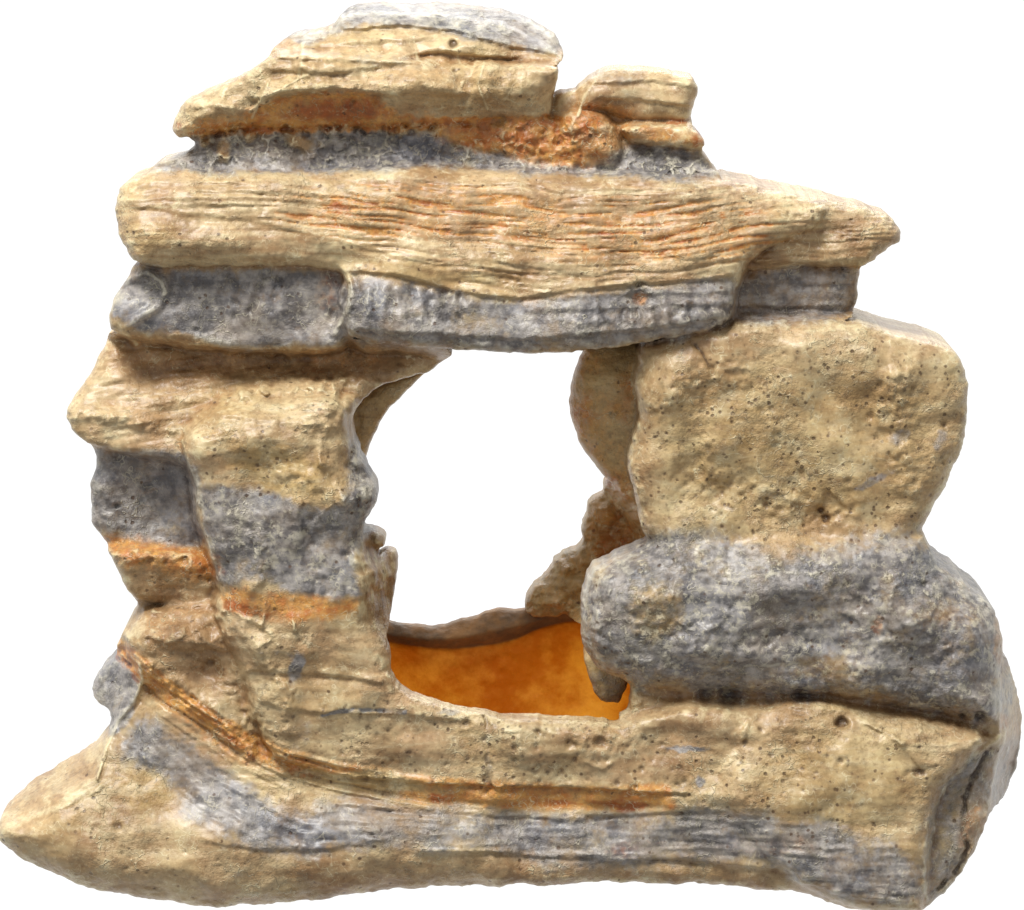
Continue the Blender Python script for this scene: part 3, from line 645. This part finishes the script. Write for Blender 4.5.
# raised ring on the grey shoulder, raised shell edge
for cx, cy, r in ((912, 600, 22), (777, 437, 9), (700, 600, 30), (600, 748, 18)):
    d = np.hypot(X + wx2 - cx, Y + wy2 - cy); m = ss(3.5, .5, np.abs(d - r)) * ss(-.5, .1, fbm(X, Y, 15, 2, 88)); dF -= m * 1.8; mx(cream, m, .45)
bw1, bw2 = worley(X * .8 + wx * 1.6, Y * 1.3 + wy * 1.6, 38, 143)
_bz = np.clip(reg([(180, 130), (190, 100), (280, 50), (340, 5), (520, 10), (565, 60), (550, 118), (400, 122)], 8) + .5 * reg([(115, 570), (380, 560), (390, 680), (260, 740), (120, 650)], 10) + .5 * reg([(190, 425), (345, 400), (345, 500), (210, 485)], 8), 0, 1)
dF += _bz * (bw1 * 9 - 4); mx(cream, _bz * ss(.1, .02, bw2 - bw1) * ss(-.2, .3, fbm(X, Y, 25, 2, 144)), .7)
# flutes on the cap
m = reg([(385, 72), (556, 62), (548, 116), (385, 120)], 8); fl = noise2((X + Y * .35) / 15, Y / 120, 105)
dF += m * fl * 3.2; mx(brown, m * ss(.0, .6, fl), .4)
# drip flutes on the neck of the right pillar
m = reg([(645, 535), (700, 530), (925, 530), (930, 570), (700, 575), (640, 560)], 8); fl2 = noise2(X / 5, Y / 40, 106)
dF += m * fl2 * .7; mx(dark, m * ss(.1, .6, fl2), .3)
# overall hand-carved unevenness
calm = ss(.25, -.25, fbm(X, Y, 75, 3, 119)); dF += fbm(X, Y, 60, 2, 110) * 7 + fbm(X, Y, 22, 2, 109) * 1.5 * (1 - .7 * calm) + fbm(X, Y, 9, 3, 111) * .7 * (1 - .7 * calm)
strk = noise2((X + wy) / 70, (Y + wy * .5 + wy2) / 7, 117) + .5 * noise2(X / 30, (Y + wy2) / 3.5, 118)
strk = strk * (1 - .9 * np.clip(reg(RP, 16) + R_pilG + reg([(0, 820), (140, 690), (260, 780), (330, 860), (200, 910), (0, 900)], 16), 0, 1)) * (1 - .6 * calm)
dF += strk * 1.0; mx(dark, ss(.45, 1.0, strk), .3); mx(cream, ss(.4, .9, -strk) * (1 - grey), .35)
mx(speck, np.clip(reg(RP, 10) + blob(830, 780, 110, 60) + blob(450, 745, 220, 40) + blob(280, 460, 90, 45) * .8 + .25, 0, 1), 1.0)
# general crackled cream drybrush on ridges
rg = ridged(xx, yy, 30, 3, 112); mx(cream, ss(.86, .97, rg) * patch, .42)
G1.Fm = G1.Fm + dF
# drybrush: paint caught on convex relief, wash left in small hollows, shade painted into wide ones


def blur(a, n):
    for _ in range(3):
        c = np.cumsum(np.pad(a, ((n + 1, n), (0, 0)), mode='edge'), 0); a = (c[2 * n + 1:] - c[:-2 * n - 1]) / (2 * n + 1)
        c = np.cumsum(np.pad(a, ((0, 0), (n + 1, n)), mode='edge'), 1); a = (c[:, 2 * n + 1:] - c[:, :-2 * n - 1]) / (2 * n + 1)
    return a.astype(np.float32)


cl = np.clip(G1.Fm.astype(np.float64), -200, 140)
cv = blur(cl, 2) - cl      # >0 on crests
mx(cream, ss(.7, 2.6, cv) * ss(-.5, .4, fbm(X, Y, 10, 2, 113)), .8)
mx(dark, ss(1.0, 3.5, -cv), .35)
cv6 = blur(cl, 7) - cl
mx(cream, ss(1.5, 5, cv6) * ss(-.6, .3, fbm(X, Y, 16, 3, 133)), .6); mx(brown, ss(1.0, 6, -cv6), .8); mx(dark, ss(3.5, 9, -cv6), .45)  # wide hollows browned and darkened like occlusion: shade put into the paint
grey *= .8 + .35 * np.clip(fbm(X, Y, 45, 3, 114) + .4, 0, 1); grey = np.clip(grey, 0, 1)
tone = np.clip(.5 + .8 * fbm(X, Y, 70, 4, 115) + .2 * fbm(X, Y, 10, 3, 116), 0, 1)
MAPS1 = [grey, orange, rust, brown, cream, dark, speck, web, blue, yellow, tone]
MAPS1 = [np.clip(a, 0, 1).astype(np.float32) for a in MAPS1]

# relief and paint of the inner masses
px3, py3 = project(UU, VV, G3.Fm); px3 = px3.astype(np.float32); py3 = py3.astype(np.float32)
X, Y = px3, py3
lum = reg([(515, 620), (530, 580), (580, 540), (590, 490), (610, 474), (650, 480), (690, 600), (640, 650), (560, 640)], 3)
l1, l2 = worley(X + wx2 * 2, Y + wy2 * 2, 24, 120)
d3f = fbm(X, Y, 30, 4, 121) * 4 + lum * (l1 * 10 - 4 + fbm(X, Y, 11, 3, 122) * 4 + noise2(X / 40, (Y + wy) / 6, 123) * 3)
bul = reg([(560, 345), (660, 345), (660, 500), (610, 490), (560, 430)], 8)
z = np.zeros_like(X)
or3 = np.clip(lum * (.45 + .4 * blob(612, 540, 26, 34)) + bul * .5 * (1 + fbm(X, Y, 40, 2, 125)), 0, 1)
br3 = np.clip(.0 + .3 * fbm(X, Y, 40, 3, 124) - lum * .2, 0, 1)
cr3 = lum * (ss(.16, .02, l2 - l1) * .6 + .3 * ss(0, .5, fbm(X, Y, 12, 3, 145))) + ss(.85, .97, ridged(X, Y, 26, 3, 126)) * .25
dk3 = ss(.2, .6, fbm(X, Y, 14, 3, 127)) * .3 + lum * ss(.5, .8, l1) * .3
gr3 = blob(600, 690, 30, 20) * .5 + z
G3.Fm = G3.Fm + d3f.astype(np.float32)
MAPS3 = [np.clip(a, 0, 1).astype(np.float32) for a in (gr3, or3, lum * blob(612, 545, 22, 26) * .6, br3, cr3, dk3, z + .2, z, z, z + .8, np.clip(tone + .5, 0, 1))]  # paint lightened to make up for light lost inside the opening
# back wall
X, Y = [a.astype(np.float32) for a in project(UU, VV, G2.Fm)]
G2.Fm = G2.Fm + (fbm(X, Y, 46, 3, 130) * 2.5 + fbm(X, Y, 12, 3, 131) * 1.5).astype(np.float32)

# ------------------------------------------------------------------ volume -> surface
xs = np.arange(-524, 524, VOX, dtype=np.float32)
zlo = -6.0
zs = np.arange(zlo, 930, VOX, dtype=np.float32)
ys = np.arange(-190, 150, VOX, dtype=np.float32)


def samp(m, U, V):
    a = np.clip(U - U0, 0, NU - 1.001); b = np.clip(V - V0, 0, NV - 1.001)
    i = a.astype(np.int32); j = b.astype(np.int32); fa = (a - i).astype(np.float32); fb = (b - j).astype(np.float32)
    return (m[i, j] * (1 - fa) + m[i + 1, j] * fa) * (1 - fb) + (m[i, j + 1] * (1 - fa) + m[i + 1, j + 1] * fa) * fb


gU, gV = np.meshgrid(xs + 512, 455 - (zs - ZC), indexing='ij')
gZ = (ZC + 455 - gV).astype(np.float32)


def field(G, carve=None):
    F = np.clip(samp(G.Fm, gU, gV), -185, 300); B = samp(G.Bm, gU, gV); Sd = samp(G.sil, gU, gV)
    Sd = np.maximum(Sd, 1.0 - gZ)             # flat underside
    f = np.maximum(np.maximum(F[..., None] - ys, ys - B[..., None]), Sd[..., None])
    if carve is not None:
        for c2, y0, y1 in carve:
            cs = samp(c2, gU, gV)
            cf = y0(gV) if callable(y0) else np.full_like(gU, y0)
            c = np.maximum(np.maximum(cf[..., None].astype(np.float32) - ys, ys - y1), cs[..., None])
            np.maximum(f, -c, out=f)
    return f


cav = poly_sd(UU, VV, [(300, 372), (620, 366), (780, 372), (830, 400), (830, 500), (800, 600), (660, 640), (640, 690), (640, 860), (310, 860), (306, 640), (300, 560), (280, 480)], 60, 2) + edge_s
bh = poly_sd(UU, VV, [(300, 368), (700, 368), (700, 640), (300, 640)], 60, 2)
vol = field(G1, [(cav, lambda v: np.interp(v, [0, 560, 690, 1000], [-34, -34, -92, -92]), 400.0)])
v3 = field(G3)
np.minimum(vol, v3, out=vol)
own3 = None
del v3


def surface_nets(f, ox, oz, oy):
    """f[x, z, y] < 0 inside; returns vertices (x,y,z) and quads"""
    nx, nz, ny = f.shape
    ins = f < 0
    c = np.zeros((nx - 1, nz - 1, ny - 1), np.uint8)
    for a in (0, 1):
        for b in (0, 1):
            for d in (0, 1):
                c += ins[a:nx - 1 + a, b:nz - 1 + b, d:ny - 1 + d]
    act = np.argwhere((c > 0) & (c < 8))
    del c
    idx = np.full((nx - 1, nz - 1, ny - 1), -1, np.int32)
    idx[act[:, 0], act[:, 1], act[:, 2]] = np.arange(len(act), dtype=np.int32)
    cor = {}
    for a in (0, 1):
        for b in (0, 1):
            for d in (0, 1):
                cor[a, b, d] = np.clip(f[act[:, 0] + a, act[:, 1] + b, act[:, 2] + d], -6, 6)
    acc = np.zeros((len(act), 3)); cnt = np.zeros(len(act))
    for p in list(cor):
        for ax in range(3):
            if p[ax] == 0:
                q = list(p); q[ax] = 1; q = tuple(q)
                v0, v1 = cor[p], cor[q]
                m = (v0 < 0) != (v1 < 0)
                t = np.where(m, v0 / np.where(m, v0 - v1, 1), 0)
                pos = np.tile(np.array(p, float), (len(act), 1)); pos[:, ax] = t
                acc[m] += pos[m]; cnt[m] += 1
    P = act + acc / cnt[:, None]
    quads = []
    sh = (nx, nz, ny)
    for ax in range(3):
        o1, o2 = [i for i in range(3) if i != ax]
        s0 = [slice(1, n - 1) for n in sh]; s1 = list(s0)
        s0[ax] = slice(0, sh[ax] - 1); s1[ax] = slice(1, sh[ax])
        A_ = ins[tuple(s0)]; B_ = ins[tuple(s1)]
        for flip, M in ((False, A_ & ~B_), (True, ~A_ & B_)):
            e = np.argwhere(M)
            if not len(e): continue
            off = np.array([1, 1, 1]); off[ax] = 0
            e = e + off
            def cell(d1, d2):
                g = e.copy(); g[:, o1] -= d1; g[:, o2] -= d2
                return idx[g[:, 0], g[:, 1], g[:, 2]]
            q = np.stack([cell(1, 1), cell(0, 1), cell(0, 0), cell(1, 0)], 1)
            # array axes are (x, z, y): a left-handed frame once written as (x, y, z)
            fl = flip ^ (ax == 1)
            if not fl: q = q[:, ::-1]
            quads.append(q)
    Q = np.concatenate(quads)
    Q = Q[(Q >= 0).all(1)]
    V = np.stack([ox + P[:, 0] * VOX, oy + P[:, 2] * VOX, oz + P[:, 1] * VOX], 1)
    return V, Q


def relax(V, Q, n=1, lam=.5):
    e = np.concatenate([Q[:, [0, 1]], Q[:, [1, 2]], Q[:, [2, 3]], Q[:, [3, 0]]])
    for _ in range(n):
        s = np.stack([np.bincount(e[:, 0], V[e[:, 1], k], len(V)) + np.bincount(e[:, 1], V[e[:, 0], k], len(V)) for k in range(3)], 1)
        c = np.bincount(e[:, 0], minlength=len(V)) + np.bincount(e[:, 1], minlength=len(V))
        V = V + lam * (s / np.maximum(c, 1)[:, None] - V)
    return V


def normals(V, Q):
    n = np.cross(V[Q[:, 2]] - V[Q[:, 0]], V[Q[:, 3]] - V[Q[:, 1]])
    N = np.stack([sum(np.bincount(Q[:, i], n[:, k], len(V)) for i in range(4)) for k in range(3)], 1)
    return N / np.maximum(np.linalg.norm(N, axis=1), 1e-9)[:, None]


def make_mesh(name, V, Q, N, attrs, mat):
    me = bpy.data.meshes.new(name)
    me.vertices.add(len(V)); me.vertices.foreach_set('co', (V * S).astype(np.float32).ravel())
    me.loops.add(len(Q) * 4); me.loops.foreach_set('vertex_index', Q.astype(np.int32).ravel())
    me.polygons.add(len(Q)); me.polygons.foreach_set('loop_start', np.arange(0, len(Q) * 4, 4, dtype=np.int32))
    try: me.polygons.foreach_set('loop_total', np.full(len(Q), 4, np.int32))
    except Exception: pass
    me.update(calc_edges=True)
    me.polygons.foreach_set('use_smooth', np.ones(len(Q), bool))
    for an, arr in attrs.items():
        a = me.attributes.new(an, 'FLOAT_COLOR', 'POINT')
        a.data.foreach_set('color', arr.astype(np.float32).ravel())
    me.normals_split_custom_set_from_vertices(N.astype(np.float32))
    me.materials.append(mat)
    o = bpy.data.objects.new(name, me)
    sc.collection.objects.link(o)
    return o


# ------------------------------------------------------------------ materials
def nd(nt, t, **kw):
    n = nt.nodes.new(t)
    for k, v in kw.items(): setattr(n, k, v)
    return n


def mixc(nt, fac, a, b, mode='MIX'):
    n = nt.nodes.new('ShaderNodeMix'); n.data_type = 'RGBA'; n.blend_type = mode
    for s, v in ((n.inputs['Factor'], fac), (n.inputs[6], a), (n.inputs[7], b)):
        if isinstance(v, (int, float)): s.default_value = v
        elif isinstance(v, tuple): s.default_value = (*v, 1)
        else: nt.links.new(v, s)
    return n.outputs[2]


def mth(nt, op, a, b=None, clamp=False):
    n = nt.nodes.new('ShaderNodeMath'); n.operation = op; n.use_clamp = clamp
    for s, v in zip(n.inputs, (a, b)):
        if v is None: continue
        if isinstance(v, (int, float)): s.default_value = v
        else: nt.links.new(v, s)
    return n.outputs[0]


def rmp(nt, v, a, b):
    n = nt.nodes.new('ShaderNodeMapRange'); n.interpolation_type = 'SMOOTHSTEP'
    nt.links.new(v, n.inputs[0]); n.inputs[1].default_value = a; n.inputs[2].default_value = b
    return n.outputs[0]


def lin(r, g, b):
    return tuple(((c / 255) / 12.92 if c / 255 <= .04045 else ((c / 255 + .055) / 1.055) ** 2.4) for c in (r, g, b))


def rock_material():
    m = bpy.data.materials.new('painted_resin_rock'); m.use_nodes = True
    nt = m.node_tree; L = nt.links
    bs = nt.nodes['Principled BSDF']
    tc = nd(nt, 'ShaderNodeTexCoord')
    vm = nd(nt, 'ShaderNodeVectorMath', operation='SCALE'); L.new(tc.outputs['Object'], vm.inputs[0]); vm.inputs['Scale'].default_value = 1 / S
    P = vm.outputs[0]

    def noise(wl, detail=3, rough=.55):
        n = nd(nt, 'ShaderNodeTexNoise'); L.new(P, n.inputs['Vector']); n.inputs['Scale'].default_value = 1 / wl
        n.inputs['Detail'].default_value = detail; n.inputs['Roughness'].default_value = rough
        return n.outputs['Fac']

    def att(name):
        a = nd(nt, 'ShaderNodeAttribute', attribute_name=name)
        s = nd(nt, 'ShaderNodeSeparateColor'); L.new(a.outputs['Color'], s.inputs[0])
        return s.outputs[0], s.outputs[1], s.outputs[2], a.outputs['Alpha']
    grey, orange, rust, brown = att('strata')
    cream, dark, speck, web = att('wear_shade')
    blue, yellow, tone, calm = att('tint')
    n1 = noise(6, 4); n2 = noise(26, 4); n3 = noise(2.6, 3, .6); n4 = noise(11, 3); n5 = noise(70, 5, .6)
    mp = nd(nt, 'ShaderNodeMapping'); L.new(P, mp.inputs[0]); mp.inputs['Scale'].default_value = (.22, .22, 1)
    ns = nd(nt, 'ShaderNodeTexNoise'); L.new(mp.outputs[0], ns.inputs['Vector']); ns.inputs['Scale'].default_value = 1 / 9
    ns.inputs['Detail'].default_value = 4; ns.inputs['Distortion'].default_value = .6; n6 = ns.outputs['Fac']

    def vein(wl, w, dist=.8):
        n = nd(nt, 'ShaderNodeTexNoise'); L.new(P, n.inputs['Vector']); n.inputs['Scale'].default_value = 1 / wl
        n.inputs['Detail'].default_value = 2; n.inputs['Distortion'].default_value = dist
        return rmp(nt, mth(nt, 'ABSOLUTE', mth(nt, 'SUBTRACT', n.outputs['Fac'], .5)), w, 0.0)
    v1 = mth(nt, 'MULTIPLY', vein(18, .016, 0), rmp(nt, n2, .46, .6)); v2 = mth(nt, 'MULTIPLY', vein(8, .02, 0), rmp(nt, n4, .46, .62))
    c = mixc(nt, tone, lin(154, 122, 84), lin(210, 188, 144))
    c = mixc(nt, mth(nt, 'MULTIPLY', rmp(nt, n5, .42, .62), .55), c, lin(176, 140, 102))
    c = mixc(nt, mth(nt, 'MULTIPLY', yellow, .65), c, mixc(nt, n2, lin(176, 144, 84), lin(208, 180, 114)))
    c = mixc(nt, mth(nt, 'MULTIPLY', rmp(nt, n2, .5, .66), .5), c, lin(208, 190, 146))
    c = mixc(nt, mth(nt, 'MULTIPLY', rmp(nt, n4, .5, .68), .45), c, lin(140, 112, 80))
    c = mixc(nt, mth(nt, 'MULTIPLY', rmp(nt, n6, .5, .7), .45), c, lin(146, 112, 74))
    c = mixc(nt, mth(nt, 'MULTIPLY', rmp(nt, n6, .5, .32), .35), c, lin(204, 188, 150))
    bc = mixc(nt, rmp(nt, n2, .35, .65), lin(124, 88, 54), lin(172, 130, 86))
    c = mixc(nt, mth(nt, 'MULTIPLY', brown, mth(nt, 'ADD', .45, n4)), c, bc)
    gc = mixc(nt, rmp(nt, mth(nt, 'ADD', mth(nt, 'MULTIPLY', n4, .6), mth(nt, 'MULTIPLY', n6, .4)), .38, .62), lin(94, 93, 96), lin(164, 159, 155))
    gc = mixc(nt, mth(nt, 'MULTIPLY', rmp(nt, n5, .48, .68), .5), gc, lin(140, 122, 100))
    gc = mixc(nt, mth(nt, 'MULTIPLY', blue, .75), gc, mixc(nt, rmp(nt, n4, .35, .65), lin(66, 76, 94), lin(114, 122, 138)))
    edge = mth(nt, 'ADD', mth(nt, 'MULTIPLY', mth(nt, 'SUBTRACT', n1, .5), .8), mth(nt, 'MULTIPLY', mth(nt, 'SUBTRACT', n2, .5), 1.1))
    gfac = rmp(nt, mth(nt, 'ADD', grey, edge), .08, .86)
    c = mixc(nt, mth(nt, 'MULTIPLY', gfac, .94), c, gc)
    ofac = rmp(nt, mth(nt, 'ADD', orange, edge), .12, 1.1)
    c = mixc(nt, mth(nt, 'MULTIPLY', mth(nt, 'MULTIPLY', ofac, rmp(nt, orange, .02, .2)), .85), c, mixc(nt, rmp(nt, n4, .35, .65), lin(180, 104, 32), lin(212, 152, 72)))
    rfac = mth(nt, 'MULTIPLY', rmp(nt, mth(nt, 'ADD', rust, edge), .15, 1.0), rmp(nt, rust, .02, .2))
    c = mixc(nt, mth(nt, 'MULTIPLY', rfac, .8), c, mixc(nt, n1, lin(122, 56, 18), lin(168, 84, 28)))
    # dark wash in the pits and small hollows, painted shade in wide hollows
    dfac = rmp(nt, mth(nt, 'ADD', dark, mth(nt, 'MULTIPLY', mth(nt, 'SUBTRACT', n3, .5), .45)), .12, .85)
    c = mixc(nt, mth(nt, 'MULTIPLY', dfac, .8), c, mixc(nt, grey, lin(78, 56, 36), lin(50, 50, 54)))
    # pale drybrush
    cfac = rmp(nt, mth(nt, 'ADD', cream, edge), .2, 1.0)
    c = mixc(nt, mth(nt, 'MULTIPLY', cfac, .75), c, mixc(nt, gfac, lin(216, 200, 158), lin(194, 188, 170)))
    m1 = noise(9, 6, .74); m2 = noise(30, 5, .7)
    k1 = mth(nt, 'MULTIPLY', rmp(nt, mth(nt, 'ADD', m1, mth(nt, 'MULTIPLY', mth(nt, 'SUBTRACT', m2, .5), .5)), .51, .59), rmp(nt, web, .2, .9))
    k2 = mth(nt, 'MULTIPLY', rmp(nt, mth(nt, 'ADD', m1, mth(nt, 'MULTIPLY', mth(nt, 'SUBTRACT', n6, .5), .6)), .46, .38), rmp(nt, web, .3, 1.0))
    c = mixc(nt, mth(nt, 'MULTIPLY', k2, .42), c, lin(82, 80, 84))
    vfac = mth(nt, 'MAXIMUM', mth(nt, 'MULTIPLY', k1, .9), mth(nt, 'MAXIMUM', v1, mth(nt, 'MULTIPLY', v2, .6)))
    c = mixc(nt, mth(nt, 'MULTIPLY', vfac, .6), c, mixc(nt, gfac, lin(226, 212, 172), lin(204, 196, 172)))
    f1 = noise(4.5, 4, .7)
    fz = mth(nt, 'ADD', f1, mth(nt, 'MULTIPLY', mth(nt, 'SUBTRACT', n2, .5), .35))
    c = mixc(nt, mth(nt, 'MULTIPLY', rmp(nt, fz, .57, .7), .38), c, mixc(nt, gfac, lin(228, 212, 170), lin(200, 192, 172)))
    c = mixc(nt, mth(nt, 'MULTIPLY', rmp(nt, fz, .43, .3), .38), c, mixc(nt, gfac, lin(112, 82, 50), lin(60, 58, 60)))
    # fine brown specks
    vo = nd(nt, 'ShaderNodeTexVoronoi'); vo.inputs['Scale'].default_value = 1 / 7.5; L.new(P, vo.inputs['Vector'])
    sp = nd(nt, 'ShaderNodeSeparateColor'); L.new(vo.outputs['Color'], sp.inputs[0])
    on = mth(nt, 'LESS_THAN', sp.outputs[0], mth(nt, 'MULTIPLY', speck, rmp(nt, n2, .3, .62)))
    sm = mth(nt, 'MULTIPLY', rmp(nt, mth(nt, 'ADD', vo.outputs['Distance'], mth(nt, 'MULTIPLY', n3, .35)), .5, .3), on)
    sm = mth(nt, 'MULTIPLY', sm, rmp(nt, sp.outputs[1], -.3, .9))
    c = mixc(nt, mth(nt, 'MULTIPLY', sm, .8), c, lin(84, 58, 36))
    # light grain over everything
    c = mixc(nt, .3, c, mixc(nt, rmp(nt, n1, .3, .7), (.3, .3, .3), (.7, .7, .7)), 'OVERLAY')
    L.new(c, bs.inputs['Base Color'])
    bs.inputs['Roughness'].default_value = .5
    rr = mth(nt, 'ADD', mth(nt, 'MULTIPLY', n1, .3), .3); L.new(rr, bs.inputs['Roughness'])
    bs.inputs['Specular IOR Level'].default_value = .4; bs.inputs['Coat Weight'].default_value = .18; bs.inputs['Coat Roughness'].default_value = .25
    bp = nd(nt, 'ShaderNodeBump'); L.new(mth(nt, 'SUBTRACT', .8, mth(nt, 'MULTIPLY', calm, .62)), bp.inputs['Strength']); bp.inputs['Distance'].default_value = S * 2.2
    hgt = mth(nt, 'ADD', mth(nt, 'MULTIPLY', n1, 1.0), mth(nt, 'MULTIPLY', n3, .6))
    hgt = mth(nt, 'SUBTRACT', hgt, mth(nt, 'MULTIPLY', sm, .9))
    hgt = mth(nt, 'ADD', hgt, mth(nt, 'MULTIPLY', mth(nt, 'MAXIMUM', cfac, vfac), .7))
    L.new(hgt, bp.inputs['Height']); L.new(bp.outputs[0], bs.inputs['Normal'])
    return m


def wall_material():
    """thin amber resin that lets light through, with a painted rim"""
    m = bpy.data.materials.new('amber_resin_wall'); m.use_nodes = True
    nt = m.node_tree; L = nt.links
    bs = nt.nodes['Principled BSDF']; out = nt.nodes['Material Output']
    tc = nd(nt, 'ShaderNodeTexCoord')
    vm = nd(nt, 'ShaderNodeVectorMath', operation='SCALE'); L.new(tc.outputs['Object'], vm.inputs[0]); vm.inputs['Scale'].default_value = 1 / S
    n = nd(nt, 'ShaderNodeTexNoise'); n.inputs['Scale'].default_value = 1 / 45; n.inputs['Detail'].default_value = 6; n.inputs['Roughness'].default_value = .62; L.new(vm.outputs[0], n.inputs['Vector'])
    a = nd(nt, 'ShaderNodeAttribute', attribute_name='strata'); s = nd(nt, 'ShaderNodeSeparateColor'); L.new(a.outputs['Color'], s.inputs[0])
    amb = mixc(nt, rmp(nt, n.outputs['Fac'], .36, .66), (.62, .25, .025), (.95, .60, .15))
    rim = mixc(nt, rmp(nt, n.outputs['Fac'], .35, .65), lin(120, 102, 82), lin(186, 142, 92))
    tr = nd(nt, 'ShaderNodeBsdfTranslucent'); L.new(amb, tr.inputs['Color'])
    bs.inputs['Roughness'].default_value = .6
    L.new(mixc(nt, s.outputs[0], amb, rim), bs.inputs['Base Color'])
    fn = nd(nt, 'ShaderNodeTexNoise'); fn.inputs['Scale'].default_value = 1 / 9; fn.inputs['Detail'].default_value = 5; L.new(vm.outputs[0], fn.inputs['Vector'])
    bp = nd(nt, 'ShaderNodeBump'); bp.inputs['Strength'].default_value = .6; bp.inputs['Distance'].default_value = S * 3; L.new(fn.outputs['Fac'], bp.inputs['Height']); L.new(bp.outputs[0], bs.inputs['Normal']); L.new(bp.outputs[0], tr.inputs['Normal'])
    mx_ = nd(nt, 'ShaderNodeMixShader')
    L.new(mth(nt, 'MULTIPLY', mth(nt, 'SUBTRACT', 1.0, s.outputs[0]), .7), mx_.inputs[0])
    L.new(bs.outputs[0], mx_.inputs[1]); L.new(tr.outputs[0], mx_.inputs[2])
    L.new(mx_.outputs[0], out.inputs['Surface'])
    return m


ROCK = rock_material(); AMBER = wall_material()

# ------------------------------------------------------------------ the ornament
V, Q = surface_nets(vol, xs[0], zs[0], ys[0]); del vol
V = relax(V, Q, 1, .45)
N = normals(V, Q)
U_, V_ = V[:, 0] + 512, 455 - (V[:, 2] - ZC)
F1 = samp(G1.Fm, U_, V_); S1 = samp(G1.sil, U_, V_); F3 = samp(G3.Fm, U_, V_); S3 = samp(G3.sil, U_, V_); B3 = samp(G3.Bm, U_, V_)
cfv = np.interp(V_, [0, 560, 690, 1000], [-34, -34, -92, -92])
in1 = (S1 < 2.5) & (V[:, 1] > F1 - 4)
incav = samp(cav, U_, V_) < 1.5
is3 = (S3 < 2.5) & (V[:, 1] > F3 - 3) & (V[:, 1] < B3 + 3) & (~in1 | (incav & (V[:, 1] > cfv + 3)))
vals = [np.where(is3, samp(b, U_, V_), samp(a, U_, V_)) for a, b in zip(MAPS1, MAPS3)]
# paint seen only from the front; the far side and inside keep plain tan-brown resin
bare = ss(10, 60, V[:, 1]) * 0.0
inner = (incav & (V[:, 1] > cfv - 1.5) & ~is3)
for i in range(len(vals)):
    v = np.where(inner, {3: .75}.get(i, 0.0 if i != 10 else vals[i]), vals[i])
    vals[i] = v
# fine 3D unevenness of the surface itself
strata = np.stack(vals[0:4], 1); wear_shade = np.stack(vals[4:8], 1); tint = np.stack([vals[8], vals[9], vals[10], np.where(is3, .3, samp(calm.astype(np.float32), U_, V_))], 1)
ui = np.clip(np.round(U_ - U0), 0, NU - 1).astype(int); vi = np.clip(np.round(V_ - V0), 0, NV - 1).astype(int)
pid = np.where(is3, G3.pm[ui, vi], G1.pm[ui, vi])
fq = np.sort(pid[Q], 1)[:, 1]
root = bpy.data.objects.new('aquarium_ornament', None); sc.collection.objects.link(root)
root['label'] = 'layered tan, grey and orange resin rock arch with a large hole through its middle'
root['category'] = 'aquarium ornament'
root.empty_display_size = .05
info = {CAP: ('cap_rock', 'large stepped tan cap rock with an orange underside'), CAP2: ('cap_rock', 'small flat-topped cap rock on a rusty stalk'), NECK: ('crust_layer', None),
        LINTEL: ('rock_slab', None), PL: ('rock_pillar', 'jagged pillar with grey and orange bands'), PR: ('rock_pillar', 'thick speckled tan pillar with a crusty grey shoulder'), BASE: ('base_rock', None)}
for k, (nm, lab) in info.items():
    q = Q[fq == k]
    used = np.unique(q)
    re = np.full(len(V), -1, np.int64); re[used] = np.arange(len(used))
    o = make_mesh(nm, V[used], re[q], N[used], {'strata': strata[used], 'wear_shade': wear_shade[used], 'tint': tint[used]}, ROCK)
    o.parent = root
    if lab: o['label'] = lab
print('rock verts', len(V), 'quads', len(Q))

vol = field(G2)
V2, Q2 = surface_nets(vol, xs[0], zs[0], ys[0]); del vol
V2 = relax(V2, Q2, 1, .5); N2 = normals(V2, Q2)
U_, V_ = V2[:, 0] + 512, 455 - (V2[:, 2] - ZC)
rim = samp(ss(1.5, -1.5, poly_sd(UU, VV, [at(a, b, 92) for a, b in [(300, 560), (640, 560), (640, 621), (600, 622), (570, 623), (540, 630), (510, 644), (460, 651), (420, 649), (380, 643), (300, 640)]], 40)), U_, V_)
o = make_mesh('back_wall', V2, Q2, N2, {'strata': np.stack([rim, rim * 0, rim * 0, rim * 0 + 1], 1)}, AMBER)
o.parent = root
o['label'] = 'thin amber back wall glowing inside the hole'
